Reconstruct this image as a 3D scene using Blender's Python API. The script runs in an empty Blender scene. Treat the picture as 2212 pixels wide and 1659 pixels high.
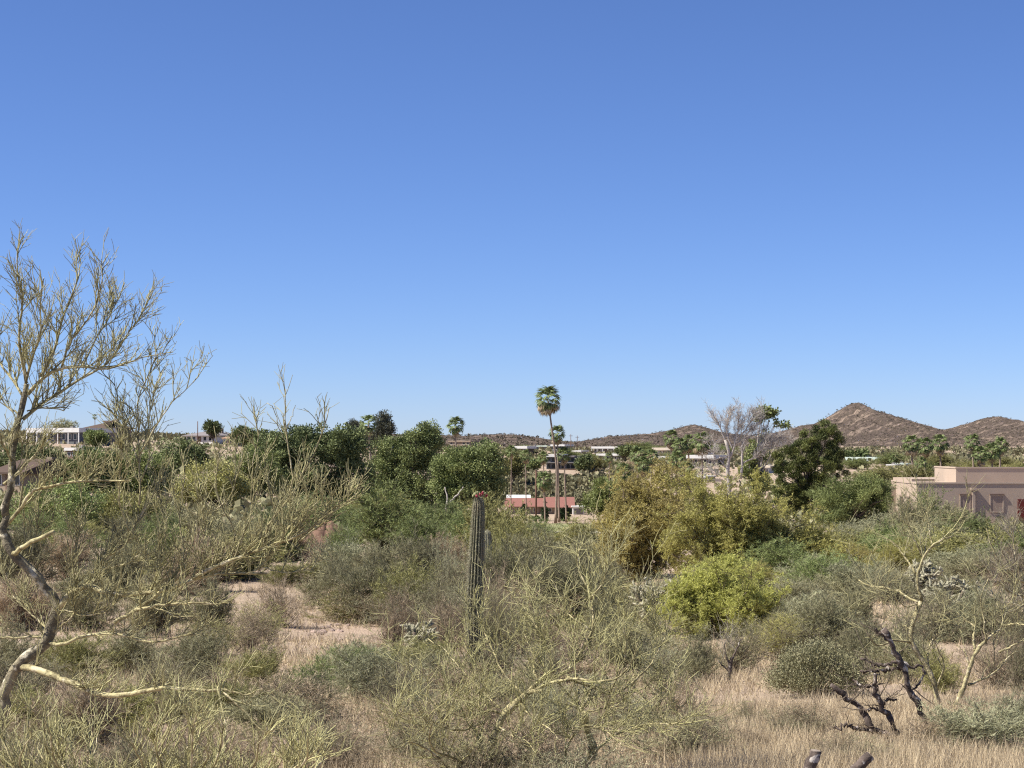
import bpy, math
import numpy as np
from mathutils import Vector

# ------------------------------------------------------------------ camera, sky, sun
sc = bpy.context.scene
COL = sc.collection
F, CX, HY = 4000.0, 1106.0, 960.0          # focal length, centre column, horizon row of a 2212 x 1659 plan
cam_d = bpy.data.cameras.new("camera")
cam = bpy.data.objects.new("camera", cam_d)
COL.objects.link(cam)
cam.location = (0, 0, 0)
cam.rotation_euler = (math.radians(90), 0, 0)
cam_d.sensor_width = 36.0
cam_d.lens = 36.0 * F / 2212.0
cam_d.shift_y = (HY - 829.5) / 2212.0
cam_d.clip_start = 0.1
cam_d.clip_end = 30000
sc.camera = cam

SUN = Vector((-0.82, -0.15, 1.0)).normalized()
SUN_EL = math.asin(SUN.z)
world = bpy.data.worlds.new("World")
sc.world = world
world.use_nodes = True
wn = world.node_tree.nodes
wl = world.node_tree.links
bg = wn["Background"]
sky = wn.new("ShaderNodeTexSky")
sky.sky_type = 'NISHITA'
sky.sun_disc = False
sky.sun_elevation = SUN_EL
sky.sun_rotation = math.atan2(SUN.x, SUN.y)
sky.altitude = 3000
sky.air_density = 1.0
sky.dust_density = 1.5
sky.ozone_density = 10.0
tint = wn.new("ShaderNodeMix"); tint.data_type = 'RGBA'; tint.blend_type = 'MULTIPLY'
tint.inputs[0].default_value = 1.0
tint.inputs[7].default_value = (1.04, 0.965, 1.07, 1)      # the camera's white balance
wl.new(sky.outputs[0], tint.inputs[6])
wl.new(tint.outputs[2], bg.inputs[0])
bg.inputs[1].default_value = 0.0715

sun_d = bpy.data.lights.new("sun", 'SUN')
sun_d.energy = 5.0
sun_d.angle = math.radians(0.53)
sun_d.color = (1.0, 0.94, 0.84)
sun = bpy.data.objects.new("sun", sun_d)
COL.objects.link(sun)
sun.rotation_euler = SUN.to_track_quat('Z', 'Y').to_euler()

sc.view_settings.view_transform = 'Standard'
sc.view_settings.look = 'None'
sc.view_settings.exposure = 0.88
sc.view_settings.gamma = 1.0
sc.render.engine = 'CYCLES'
sc.cycles.use_denoising = False
sc.cycles.filter_width = 1.2
sc.cycles.max_bounces = 5
sc.cycles.diffuse_bounces = 3
sc.cycles.transmission_bounces = 3

rng = np.random.default_rng(11)
UP = np.array([0., 0., 1.])

# ------------------------------------------------------------------ helpers
def at(px, py, d):
    return np.array([(px - CX) / F * d, d, -(py - HY) / F * d])

def nrm(v):
    return v / np.maximum(np.linalg.norm(v, axis=-1, keepdims=True), 1e-9)

def rand_dir(n):
    return nrm(rng.normal(size=(n, 3)))

class MB:
    """collects vertices, faces and one per-vertex number"""
    def __init__(s):
        s.v, s.f, s.a, s.n = [], [], [], 0
    def add(s, v, faces, var=0.5):
        v = np.asarray(v, float).reshape(-1, 3)
        for f in (faces if isinstance(faces, list) else [faces]):
            s.f.append(np.asarray(f, int) + s.n)
        s.v.append(v)
        s.a.append(np.broadcast_to(np.asarray(var, float), (len(v),)))
        s.n += len(v)
        return s
    def box(s, x0, x1, y0, y1, z0, z1, var=0.5):
        v = [(x0,y0,z0),(x1,y0,z0),(x1,y1,z0),(x0,y1,z0),(x0,y0,z1),(x1,y0,z1),(x1,y1,z1),(x0,y1,z1)]
        return s.add(v, np.array([(3,2,1,0),(4,5,6,7),(0,1,5,4),(1,2,6,5),(2,3,7,6),(3,0,4,7)]), var)
    def poly(s, pts, var=0.5):
        return s.add(pts, np.arange(len(pts))[None, :], var)
    def prism(s, prof, x0, x1, var=0.5):
        """profile of (y, z) points extruded along x"""
        k = len(prof)
        v = [(x0, y, z) for y, z in prof] + [(x1, y, z) for y, z in prof]
        i = np.arange(k); j = (i + 1) % k
        return s.add(v, [np.stack([i, j, j + k, i + k], 1)[:, ::-1], i[None, :], (i + k)[None, ::-1]], var)
    def mesh(s, name, smooth=False):
        me = bpy.data.meshes.new(name)
        v = np.concatenate(s.v)
        me.vertices.add(len(v))
        me.vertices.foreach_set("co", v.astype(np.float32).ravel())
        loops = np.concatenate([f.ravel() for f in s.f])
        tot = np.concatenate([np.full(len(f), f.shape[1]) for f in s.f])
        start = np.concatenate([[0], np.cumsum(tot)[:-1]])
        me.loops.add(len(loops))
        me.loops.foreach_set("vertex_index", loops.astype(np.int32))
        me.polygons.add(len(tot))
        me.polygons.foreach_set("loop_start", start.astype(np.int32))
        at_ = me.attributes.new("var", 'FLOAT', 'POINT')
        at_.data.foreach_set("value", np.concatenate(s.a).astype(np.float32))
        me.update(calc_edges=True)
        me.polygons.foreach_set("use_smooth", np.full(len(tot), bool(smooth)))
        return me

def link(name, data, m=None, parent=None, loc=None, rot=None, scale=None):
    o = bpy.data.objects.new(name, data)
    COL.objects.link(o)
    if m is not None:
        if not data.materials:
            data.materials.append(None)
        o.material_slots[0].link = 'OBJECT'
        o.material_slots[0].material = m
    if parent is not None:
        o.parent = parent
    if loc is not None: o.location = loc
    if rot is not None: o.rotation_euler = rot
    if scale is not None: o.scale = scale
    return o

def tag(o, label, cat, group=None, kind=None):
    if label: o["label"] = label
    if cat: o["category"] = cat
    if group: o["group"] = group
    if kind: o["kind"] = kind
    return o

def thing(name, label, cat, loc, group=None, rz=0.0):
    o = bpy.data.objects.new(name, None)
    o.empty_display_size = 0.2
    COL.objects.link(o)
    o.location = loc
    o.rotation_euler = (0, 0, rz)
    return tag(o, label, cat, group)

def structure(o, kind="structure"):
    o["kind"] = kind
    return o

def tubes(mb, P, R, k=4, var=None, cap=True):
    """P (N, n, 3) polylines, R (N, n) radii"""
    N, n, _ = P.shape
    T = nrm(np.gradient(P, axis=1))
    ref = np.where(np.abs(T[:, :1, 2:3]) > 0.8, np.array([1., 0, 0]), UP)
    U = nrm(np.cross(T, np.broadcast_to(ref, T.shape)))
    V = np.cross(T, U)
    a = np.arange(k) * 2 * math.pi / k
    ring = U[:, :, None, :] * np.cos(a)[:, None] + V[:, :, None, :] * np.sin(a)[:, None]
    vv = P[:, :, None, :] + ring * R[:, :, None, None]
    idx = np.arange(N * n * k).reshape(N, n, k)
    q = np.stack([idx[:, :-1], np.roll(idx, -1, 2)[:, :-1], np.roll(idx, -1, 2)[:, 1:], idx[:, 1:]], -1).reshape(-1, 4)
    if var is None: var = rng.random(N)
    fs = [q]
    if cap and k >= 3:
        fs += [idx[:, -1, :], idx[:, 0, ::-1]]
    mb.add(vv.reshape(-1, 3), fs, np.repeat(var, n * k))
    return mb

def resample(pts, n, wob=0.0):
    pts = np.asarray(pts, float)
    s = np.concatenate([[0], np.cumsum(np.linalg.norm(np.diff(pts[:, :3], axis=0), axis=1))])
    t = np.linspace(0, s[-1], n)
    out = np.stack([np.interp(t, s, pts[:, c]) for c in range(pts.shape[1])], 1)
    sm = out.copy()
    if n > 4:
        sm[1:-1] = 0.25 * out[:-2] + 0.5 * out[1:-1] + 0.25 * out[2:]
    if wob:
        sm[1:-1, :3] += rng.normal(size=(n - 2, 3)) * wob
    return sm

def spawn(P, R, count, L, spread=0.7, up=0.2, fwd=0.6, n=4, r0=0.5, rmin=0.002, t0=0.2, t1=1.0, jit=0.15, drift=0.0, rmax=9.0, taper=0.0):
    N, m, _ = P.shape
    ln = np.linalg.norm(P[:, -1] - P[:, 0], axis=1) + 1e-6
    i = rng.choice(N, count, p=ln / ln.sum())
    t = rng.uniform(t0, t1, count) * (m - 1) * 0.999
    k = np.floor(t).astype(int); f = (t - k)[:, None]
    pos = P[i, k] * (1 - f) + P[i, k + 1] * f
    tan = nrm(P[i, k + 1] - P[i, k])
    rad = R[i, k] * (1 - f[:, 0]) + R[i, k + 1] * f[:, 0]
    d = nrm(fwd * tan + spread * rand_dir(count) + up * UP)
    ll = (rng.uniform(L[0], L[1], count) * (1 - taper * t / (m - 1)))[:, None] / (n - 1)
    out = [pos]
    for s in range(n - 1):
        pos = pos + d * ll
        out.append(pos)
        d = nrm(d + jit * rng.normal(size=(count, 3)) + drift * UP)
    P2 = np.stack(out, 1)
    ra = np.clip(rad * r0, rmin, rmax)
    R2 = ra[:, None] + (rmin * 0.7 - ra)[:, None] * np.linspace(0, 1, n)[None, :]
    return P2, R2

def slivers(mb, C, Dr, ln, wd, var, quad=False):
    """narrow leaf blades: C base points, Dr directions"""
    N = len(C)
    side = nrm(np.cross(Dr, rand_dir(N)))
    ln = np.broadcast_to(ln, (N,))[:, None]; wd = np.broadcast_to(wd, (N,))[:, None]
    if quad:
        v = np.stack([C, C + Dr * ln * 0.45 + side * wd * 0.5, C + Dr * ln, C + Dr * ln * 0.45 - side * wd * 0.5], 1)
        mb.add(v.reshape(-1, 3), np.arange(N * 4).reshape(N, 4), np.repeat(var, 4))
    else:
        v = np.stack([C - side * wd * 0.5, C + side * wd * 0.5, C + Dr * ln], 1)
        mb.add(v.reshape(-1, 3), np.arange(N * 3).reshape(N, 3), np.repeat(var, 3))
    return mb

def on_curves(P, count, t0=0.0, t1=1.0):
    N, m, _ = P.shape
    i = rng.integers(N, size=count)
    t = rng.uniform(t0, t1, count) * (m - 1) * 0.999
    k = np.floor(t).astype(int); f = (t - k)[:, None]
    return P[i, k] * (1 - f) + P[i, k + 1] * f, nrm(P[i, k + 1] - P[i, k])

# ------------------------------------------------------------------ materials
def newmat(name):
    m = bpy.data.materials.new(name)
    m.use_nodes = True
    nt = m.node_tree
    return m, nt, nt.nodes, nt.links, nt.nodes["Principled BSDF"], nt.nodes["Material Output"]

def mixcol(nt, a, b, fac):
    n = nt.nodes.new("ShaderNodeMix"); n.data_type = 'RGBA'
    for sock, v in ((6, a), (7, b), (0, fac)):
        if hasattr(v, "links"): nt.links.new(v, n.inputs[sock])
        elif sock == 0: n.inputs[0].default_value = v
        else: n.inputs[sock].default_value = (*v, 1)
    return n.outputs[2]

def noise(nt, scale, detail=4, rough=0.6, coord="Object", lo=0.35, hi=0.65):
    tc = nt.nodes.new("ShaderNodeTexCoord")
    n = nt.nodes.new("ShaderNodeTexNoise")
    n.inputs["Scale"].default_value = scale
    n.inputs["Detail"].default_value = detail
    n.inputs["Roughness"].default_value = rough
    if coord == "World":
        g = nt.nodes.new("ShaderNodeNewGeometry"); nt.links.new(g.outputs["Position"], n.inputs["Vector"])
    else:
        nt.links.new(tc.outputs[coord], n.inputs["Vector"])
    r = nt.nodes.new("ShaderNodeMapRange")
    r.inputs[1].default_value = lo; r.inputs[2].default_value = hi
    nt.links.new(n.outputs[0], r.inputs[0])
    return r.outputs[0]

def attr(nt, name="var"):
    n = nt.nodes.new("ShaderNodeAttribute"); n.attribute_name = name
    return n.outputs["Fac"]

def bump(nt, p, h, strength=0.4, dist=0.02):
    b = nt.nodes.new("ShaderNodeBump")
    b.inputs["Strength"].default_value = strength
    b.inputs["Distance"].default_value = dist
    nt.links.new(h, b.inputs["Height"]); nt.links.new(b.outputs[0], p.inputs["Normal"])

def leafmat(name, a, b, trans=0.25, rnd=0.25, k=1.05):
    a = tuple(min(x * k, .75) for x in a); b = tuple(min(x * k, .75) for x in b)
    trans = trans * .6
    m, nt, N, L, p, out = newmat(name)
    c = mixcol(nt, a, b, attr(nt))
    oi = N.new("ShaderNodeObjectInfo")
    hs = N.new("ShaderNodeHueSaturation")
    mr = N.new("ShaderNodeMapRange")
    mr.inputs[3].default_value = 1 - rnd; mr.inputs[4].default_value = 1 + rnd
    L.new(oi.outputs["Random"], mr.inputs[0])
    L.new(mr.outputs[0], hs.inputs["Value"]); L.new(c, hs.inputs["Color"])
    c = hs.outputs[0]
    L.new(c, p.inputs["Base Color"])
    p.inputs["Roughness"].default_value = 0.65
    p.inputs["Specular IOR Level"].default_value = 0.25
    t = N.new("ShaderNodeBsdfTranslucent"); L.new(c, t.inputs[0])
    mx = N.new("ShaderNodeMixShader"); mx.inputs[0].default_value = trans
    L.new(p.outputs[0], mx.inputs[1]); L.new(t.outputs[0], mx.inputs[2]); L.new(mx.outputs[0], out.inputs[0])
    return m

def barkmat(name, a, b, spots=None, scale=14, rough=0.8, lo=0.35, hi=0.65, bmp=0.5):
    m, nt, N, L, p, out = newmat(name)
    n1 = noise(nt, scale, 5, 0.65, "Object", lo, hi)
    c = mixcol(nt, a, b, n1)
    if spots:
        c = mixcol(nt, c, spots, noise(nt, scale * 0.8, 3, 0.5, "Object", 0.58, 0.64))
    L.new(c, p.inputs["Base Color"])
    p.inputs["Roughness"].default_value = rough
    p.inputs["Specular IOR Level"].default_value = 0.2
    bump(nt, p, n1, bmp, 0.01)
    return m

def wallmat(name, a, b=None, scale=1.5, rough=0.9, bmp=0.15):
    m, nt, N, L, p, out = newmat(name)
    b = b or tuple(x * 0.86 for x in a)
    c = mixcol(nt, a, b, noise(nt, scale, 5, 0.6, "Object", 0.3, 0.7))
    L.new(c, p.inputs["Base Color"])
    p.inputs["Roughness"].default_value = rough
    p.inputs["Specular IOR Level"].default_value = 0.2
    bump(nt, p, noise(nt, 25, 3, 0.6), bmp, 0.01)
    return m

def glassmat(name):
    m, nt, N, L, p, out = newmat(name)
    p.inputs["Base Color"].default_value = (0.02, 0.025, 0.03, 1)
    p.inputs["Roughness"].default_value = 0.12
    return m

M = {}
M['scrub_grey'] = leafmat('scrub_grey', (0.36, 0.335, 0.19), (0.18, 0.18, 0.095), k=0.95)
M['scrub_olive'] = leafmat('scrub_olive', (0.34, 0.32, 0.12), (0.17, 0.175, 0.065), k=1.1)
M['scrub_brown'] = leafmat('scrub_brown', (0.44, 0.35, 0.235), (0.24, 0.185, 0.12), k=1.15)
M['scrub_green'] = leafmat('scrub_green', (0.23, 0.27, 0.095), (0.115, 0.15, 0.055), k=1.1)
M['scrub_sage'] = leafmat('scrub_sage', (0.40, 0.39, 0.235), (0.19, 0.20, 0.115), k=1.08)
M['gold'] = leafmat('gold_foliage', (0.49, 0.43, 0.15), (0.27, 0.225, 0.09), 0.55, 0.05)
M['olive'] = leafmat('olive_foliage', (0.47, 0.44, 0.135), (0.25, 0.235, 0.08), 0.55, 0.05)
M['lime'] = leafmat('lime_foliage', (0.54, 0.545, 0.16), (0.32, 0.33, 0.10), 0.55, 0.05)
M['mesquite'] = leafmat('mesquite_foliage', (0.25, 0.28, 0.095), (0.11, 0.14, 0.05), 0.25, 0.1)
M['cotton'] = leafmat('cottonwood_foliage', (0.29, 0.325, 0.12), (0.12, 0.155, 0.06), 0.25, 0.12)
M['dark'] = leafmat('dark_foliage', (0.185, 0.215, 0.085), (0.066, 0.088, 0.036), 0.2, 0.12)
M['pine'] = leafmat('pine_needles', (0.165, 0.18, 0.05), (0.035, 0.05, 0.018), 0.2, 0.05)
M['pine_grey'] = leafmat('grey_pine_needles', (0.13, 0.135, 0.09), (0.06, 0.065, 0.045), 0.2, 0.05)
M['cypress'] = leafmat('cypress_foliage', (0.055, 0.085, 0.035), (0.025, 0.045, 0.018), 0.15, 0.1)
M['frond'] = leafmat('palm_frond', (0.20, 0.24, 0.09), (0.07, 0.10, 0.035), 0.25, 0.2)
M['frond_dead'] = leafmat('dead_palm_frond', (0.44, 0.36, 0.235), (0.25, 0.19, 0.12), 0.2, 0.2)
M['hill_scrub'] = leafmat('hill_scrub', (0.16, 0.135, 0.09), (0.085, 0.072, 0.05), 0.2, 0.0)
M['far_scrub'] = leafmat('far_scrub', (0.22, 0.20, 0.11), (0.10, 0.10, 0.055), 0.2, 0.0)
M['straw'] = leafmat('dry_grass', (0.68, 0.565, 0.375), (0.36, 0.285, 0.19), 0.3, 0.0, 1.0)
M['twig'] = leafmat('palo_verde_twig', (0.43, 0.40, 0.195), (0.20, 0.178, 0.10), 0.0, 0.08, 1.0)
M['twig_grey'] = leafmat('grey_twig', (0.33, 0.29, 0.22), (0.16, 0.14, 0.10), 0.0, 0.08, 1.0)
M['palo'] = barkmat('palo_verde_bark', (0.17, 0.145, 0.075), (0.44, 0.39, 0.21), (0.52, 0.46, 0.30), 11, 0.8, 0.4, 0.58, 0.7)
M['palo_old'] = barkmat('old_palo_verde_bark', (0.10, 0.086, 0.06), (0.27, 0.235, 0.15), (0.52, 0.47, 0.34), 9, 0.8, 0.42, 0.6, 0.9)
M['wood_dark'] = barkmat('dark_wood', (0.10, 0.078, 0.058), (0.17, 0.135, 0.10), None, 10)
M['twig_white'] = leafmat('bleached_twig', (0.52, 0.48, 0.44), (0.36, 0.33, 0.30), 0.0, 0.05, 1.0)
M['twig_bright'] = leafmat('young_palo_verde_twig', (0.50, 0.475, 0.22), (0.21, 0.19, 0.10), 0.0, 0.05, 1.0)
M['snag'] = barkmat('weathered_dead_wood', (0.05, 0.038, 0.032), (0.15, 0.115, 0.095), (0.42, 0.38, 0.34), 12)
M['dead_white'] = barkmat('bleached_wood', (0.46, 0.42, 0.38), (0.34, 0.30, 0.265), None, 1.2)
M['palm_trunk'] = barkmat('palm_trunk', (0.20, 0.15, 0.115), (0.30, 0.235, 0.185), None, 2.5)
M['stem'] = barkmat('shrub_stem', (0.13, 0.105, 0.075), (0.22, 0.185, 0.13), None, 6)
M['cut_wood'] = wallmat('cut_wood', (0.36, 0.30, 0.24), (0.14, 0.11, 0.09), 20)

def ground_mat():
    m, nt, N, L, p, out = newmat('desert_ground')
    big = noise(nt, 0.05, 4, 0.6, "World", 0.4, 0.6)
    mid = noise(nt, 0.7, 6, 0.65, "World", 0.36, 0.66)
    fine = noise(nt, 9.0, 5, 0.7, "World", 0.36, 0.66)
    c = mixcol(nt, (0.44, 0.33, 0.25), (0.38, 0.30, 0.215), big)
    c = mixcol(nt, c, (0.25, 0.195, 0.14), mid)
    mu = N.new("ShaderNodeMath"); mu.operation = 'MULTIPLY'; mu.inputs[1].default_value = 0.5
    L.new(fine, mu.inputs[0])
    c = mixcol(nt, c, (0.42, 0.33, 0.26), mu.outputs[0])
    L.new(c, p.inputs["Base Color"])
    p.inputs["Roughness"].default_value = 0.95
    p.inputs["Specular IOR Level"].default_value = 0.1
    bump(nt, p, fine, 0.6, 0.05)
    return m
M['ground'] = ground_mat()

def hill_mat():
    m, nt, N, L, p, out = newmat('rocky_hill')
    a = noise(nt, 0.012, 5, 0.6, "World", 0.4, 0.62)
    b = noise(nt, 0.06, 6, 0.7, "World", 0.44, 0.6)
    e = noise(nt, 0.35, 4, 0.7, "World", 0.42, 0.6)
    c = mixcol(nt, (0.165, 0.125, 0.105), (0.25, 0.19, 0.15), a)
    c = mixcol(nt, c, (0.125, 0.095, 0.085), b)
    c = mixcol(nt, c, (0.11, 0.09, 0.068), e)
    L.new(c, p.inputs["Base Color"])
    p.inputs["Roughness"].default_value = 1.0
    p.inputs["Specular IOR Level"].default_value = 0.05
    bump(nt, p, b, 0.8, 6.0)
    return m
M['hill'] = hill_mat()
M['adobe'] = wallmat('pink_stucco', (0.43, 0.34, 0.265), (0.37, 0.29, 0.225), 0.6)
M['white'] = wallmat('white_paint', (0.66, 0.65, 0.62))
M['cream'] = wallmat('cream_stucco', (0.62, 0.54, 0.43))
M['tan'] = wallmat('tan_stucco', (0.31, 0.245, 0.18))
M['grey_wall'] = wallmat('grey_siding', (0.22, 0.21, 0.195))
M['brown_wall'] = wallmat('brown_siding', (0.19, 0.13, 0.10))
M['bluegrey'] = wallmat('blue_grey_wall', (0.14, 0.15, 0.16))
M['red_tile'] = wallmat('red_roof_shingle', (0.265, 0.125, 0.10), (0.20, 0.095, 0.078), 3)
M['brown_roof'] = wallmat('brown_roof_shingle', (0.10, 0.07, 0.055))
M['grey_roof'] = wallmat('grey_roof_shingle', (0.22, 0.20, 0.20))
M['tan_roof'] = wallmat('tan_roof_shingle', (0.40, 0.25, 0.17))
M['green_roof'] = wallmat('pale_green_metal_roof', (0.60, 0.70, 0.62))
M['glass'] = glassmat('dark_glass')
M['blind'] = wallmat('tan_window_screen', (0.33, 0.25, 0.20))
M['door_red'] = wallmat('dark_red_paint', (0.14, 0.03, 0.025))
M['rock'] = wallmat('pink_rock', (0.40, 0.31, 0.26), (0.24, 0.18, 0.15), 3)
M['mound'] = wallmat('red_earth', (0.22, 0.135, 0.095), (0.14, 0.085, 0.06), 1.5)
M['concrete'] = wallmat('pale_concrete', (0.55, 0.52, 0.45))
M['pole'] = barkmat('pole_wood', (0.10, 0.055, 0.04), (0.16, 0.09, 0.065), None, 3)

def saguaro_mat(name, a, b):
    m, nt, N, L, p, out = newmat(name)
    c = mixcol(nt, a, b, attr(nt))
    sx = N.new('ShaderNodeSeparateXYZ'); tc = N.new('ShaderNodeTexCoord'); L.new(tc.outputs['Object'], sx.inputs[0])
    mr = N.new('ShaderNodeMapRange'); mr.inputs[1].default_value = 1.7; mr.inputs[2].default_value = .5; L.new(sx.outputs[2], mr.inputs[0])
    mm = N.new('ShaderNodeMath'); mm.operation = 'MULTIPLY'; L.new(mr.outputs[0], mm.inputs[0]); L.new(noise(nt, 5, 4, .6, 'Object', .35, .55), mm.inputs[1])
    c = mixcol(nt, c, (0.10, 0.075, 0.055), mm.outputs[0])
    c = mixcol(nt, c, (0.17, 0.14, 0.095), noise(nt, 3, 5, 0.6, "Object", 0.45, 0.75))
    L.new(c, p.inputs["Base Color"]); p.inputs["Roughness"].default_value = 0.7
    p.inputs["Specular IOR Level"].default_value = 0.2
    return m
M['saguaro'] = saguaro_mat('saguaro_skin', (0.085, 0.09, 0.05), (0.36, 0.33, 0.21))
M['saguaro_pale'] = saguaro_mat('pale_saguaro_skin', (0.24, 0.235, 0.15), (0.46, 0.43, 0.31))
def plain(name, c, rough=0.6):
    m, nt, N, L, p, out = newmat(name)
    L.new(mixcol(nt, c, tuple(x * 0.7 for x in c), noise(nt, 8)), p.inputs["Base Color"])
    p.inputs["Roughness"].default_value = rough
    return m
M['fruit_red'] = plain('red_cactus_fruit', (0.34, 0.035, 0.06))
M['bud'] = plain('green_cactus_bud', (0.24, 0.24, 0.10))
M['cholla'] = leafmat('pale_cholla_spines', (0.42, 0.39, 0.28), (0.22, 0.21, 0.13), 0.1, 0.05, 1.0)
def water_mat():
    m, nt, N, L, p, out = newmat('pond_water')
    p.inputs["Base Color"].default_value = (0.03, 0.045, 0.05, 1)
    p.inputs["Roughness"].default_value = 0.05
    bump(nt, p, noise(nt, 3, 3), 0.05, 0.02)
    return m
M['water'] = water_mat()
def lawn_mat():
    m, nt, N, L, p, out = newmat('lawn_turf')
    c = mixcol(nt, (0.14, 0.17, 0.06), (0.26, 0.23, 0.11), noise(nt, 0.25, 5, 0.6, "World", 0.4, 0.62))
    L.new(c, p.inputs["Base Color"]); p.inputs["Roughness"].default_value = 0.95
    return m
M['lawn'] = lawn_mat()

# ------------------------------------------------------------------ terrain
near = [(3, -2.5), (14, -3.2), (24, -4.2), (33, -4.8)]
PROF = {
    -1500: near + [(42, -5.4), (80, -6.3), (150, -5.5), (260, -1.2), (400, 2), (1000, 5.5), (2000, 5), (9000, -3)],
    0: near + [(42, -5.4), (60, -6.1), (80, -6.5), (110, -6.7), (150, -6.3), (200, -4.6), (260, -1.8), (330, .4), (400, 1.5), (560, 2.6), (1000, 4.5), (2000, 5), (9000, -3)],
    500: near + [(42, -5.4), (60, -6.1), (80, -6.6), (110, -6.9), (150, -7), (200, -6.2), (260, -4), (330, -1.2), (400, .3), (560, 1.5), (1000, 3.6), (2000, 4), (9000, -3)],
    800: near + [(42, -5.5), (60, -6.2), (80, -6.7), (110, -7.2), (150, -7.8), (200, -8.6), (260, -9), (330, -9), (400, -7.5), (480, -5), (560, -3), (700, -1), (1000, 1), (2000, 2), (9000, -3)],
    1000: near + [(42, -5.5), (60, -6.3), (80, -6.9), (110, -7.7), (150, -8.8), (200, -11), (260, -13.8), (295, -15), (330, -15.4), (400, -15.7), (430, -15.6), (480, -12.4), (560, -6.8), (700, -3), (1000, -1.5), (2000, 0), (9000, -3)],
    1120: near + [(42, -5.5), (60, -6.3), (80, -6.9), (110, -7.8), (150, -9), (200, -11.5), (260, -14.6), (293, -16), (330, -16), (400, -16), (435, -16.2), (480, -12.8), (556, -7.4), (700, -3.6), (1000, -2.2), (2000, -1), (9000, -3)],
    1300: near + [(42, -5.5), (60, -6.3), (80, -6.9), (110, -7.8), (150, -9), (200, -11.5), (260, -14.6), (293, -16), (330, -16), (400, -16), (435, -16.2), (480, -12.8), (556, -7.6), (700, -3.8), (1000, -2.5), (2000, -2), (9000, -3)],
    1450: near + [(42, -5.5), (60, -6.3), (80, -6.7), (110, -7.2), (150, -7.7), (200, -8.8), (260, -9.8), (330, -8), (400, -6.5), (480, -5.2), (560, -4), (700, -3.3), (1000, -2.5), (2000, -2), (9000, -3)],
    1800: near + [(42, -5.4), (60, -5.9), (80, -6.3), (110, -6.6), (150, -6.9), (200, -7.5), (260, -7.5), (330, -6.6), (400, -5.4), (560, -4), (700, -3), (1000, -2.5), (2000, -2), (9000, -3)],
    2000: near + [(42, -5.3), (60, -5.7), (80, -5.9), (110, -6.2), (150, -6.7), (200, -7.2), (260, -7.5), (330, -6.8), (400, -5.5), (560, -4), (700, -3), (1000, -2.5), (2000, -2), (9000, -3)],
    3700: near + [(42, -5.2), (60, -5.5), (80, -5.7), (110, -6), (150, -6.5), (330, -6.5), (400, -5.5), (560, -4), (700, -3), (1000, -2.5), (2000, -2), (9000, -3)],
}
PU = np.array([(k - CX) / F for k in PROF])
def gz(x, y):
    x = np.atleast_1d(np.asarray(x, float)); y = np.atleast_1d(np.asarray(y, float))
    u = x / y; ld = np.log(y)
    zs = np.stack([np.interp(ld, np.log([a for a, _ in p]), [b for _, b in p]) for p in PROF.values()])
    j = np.clip(np.searchsorted(PU, u) - 1, 0, len(PU) - 2)
    f = np.clip((u - PU[j]) / (PU[j + 1] - PU[j]), 0, 1)
    f = f * f * (3 - 2 * f)
    i = np.arange(len(u))
    z = zs[j, i] * (1 - f) + zs[j + 1, i] * f
    flat = ((y > 285) & (y < 440) & (u > 0.0) & (u < 0.05))
    w = np.sin(x * .9 + 1.3 * np.sin(y * .37)) * np.sin(y * .71 + 1.1 * np.sin(x * .53)) * .07 + np.sin(x * .21 + 2) * np.sin(y * .17) * .12
    w = w + (y > 440) * np.minimum((y - 440) / 100, 1) * .7 * np.sin(x * .11 + np.sin(y * .05)) * np.sin(y * .06 + 1)
    return z + np.where(flat, 0, w)
def g1(x, y): return float(gz(x, y)[0])
def gp(px, d):
    x = (px - CX) / F * d
    return np.array([x, d, g1(x, d)])

us = np.concatenate([np.linspace(-1.4, -.34, 24), np.linspace(-.33, .33, 200), np.linspace(.34, 1.4, 24)])
dsl = np.exp(np.linspace(math.log(3), math.log(9000), 330))
U_, D_ = np.meshgrid(us, dsl)
X_ = U_ * D_
Z_ = gz(X_.ravel(), D_.ravel()).reshape(X_.shape)
def gridfaces(r, c):
    i = np.arange(r * c).reshape(r, c)
    return np.stack([i[:-1, :-1], i[:-1, 1:], i[1:, 1:], i[1:, :-1]], -1).reshape(-1, 4)
g = MB().add(np.stack([X_, D_, Z_], -1), gridfaces(*X_.shape)).mesh("ground", True)
structure(link("ground", g, M['ground']))

def sheet(name, x0, x1, y0, y1, dz, m, nx=24, ny=10, flat=None):
    X, Y = np.meshgrid(np.linspace(x0, x1, nx), np.linspace(y0, y1, ny))
    Z = gz(X.ravel(), Y.ravel()).reshape(X.shape) + dz if flat is None else np.full(X.shape, flat)
    return structure(link(name, MB().add(np.stack([X, Y, Z], -1), gridfaces(ny, nx)).mesh(name, True), m))
sheet("lawn", 4, 19, 342, 374, 0.05, M['lawn'])
sheet("path", 4, 19, 333, 341, 0.06, M['concrete'])
sheet("pond", 4, 15, 296, 316, 0, M['water'], flat=-15.93)

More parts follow.
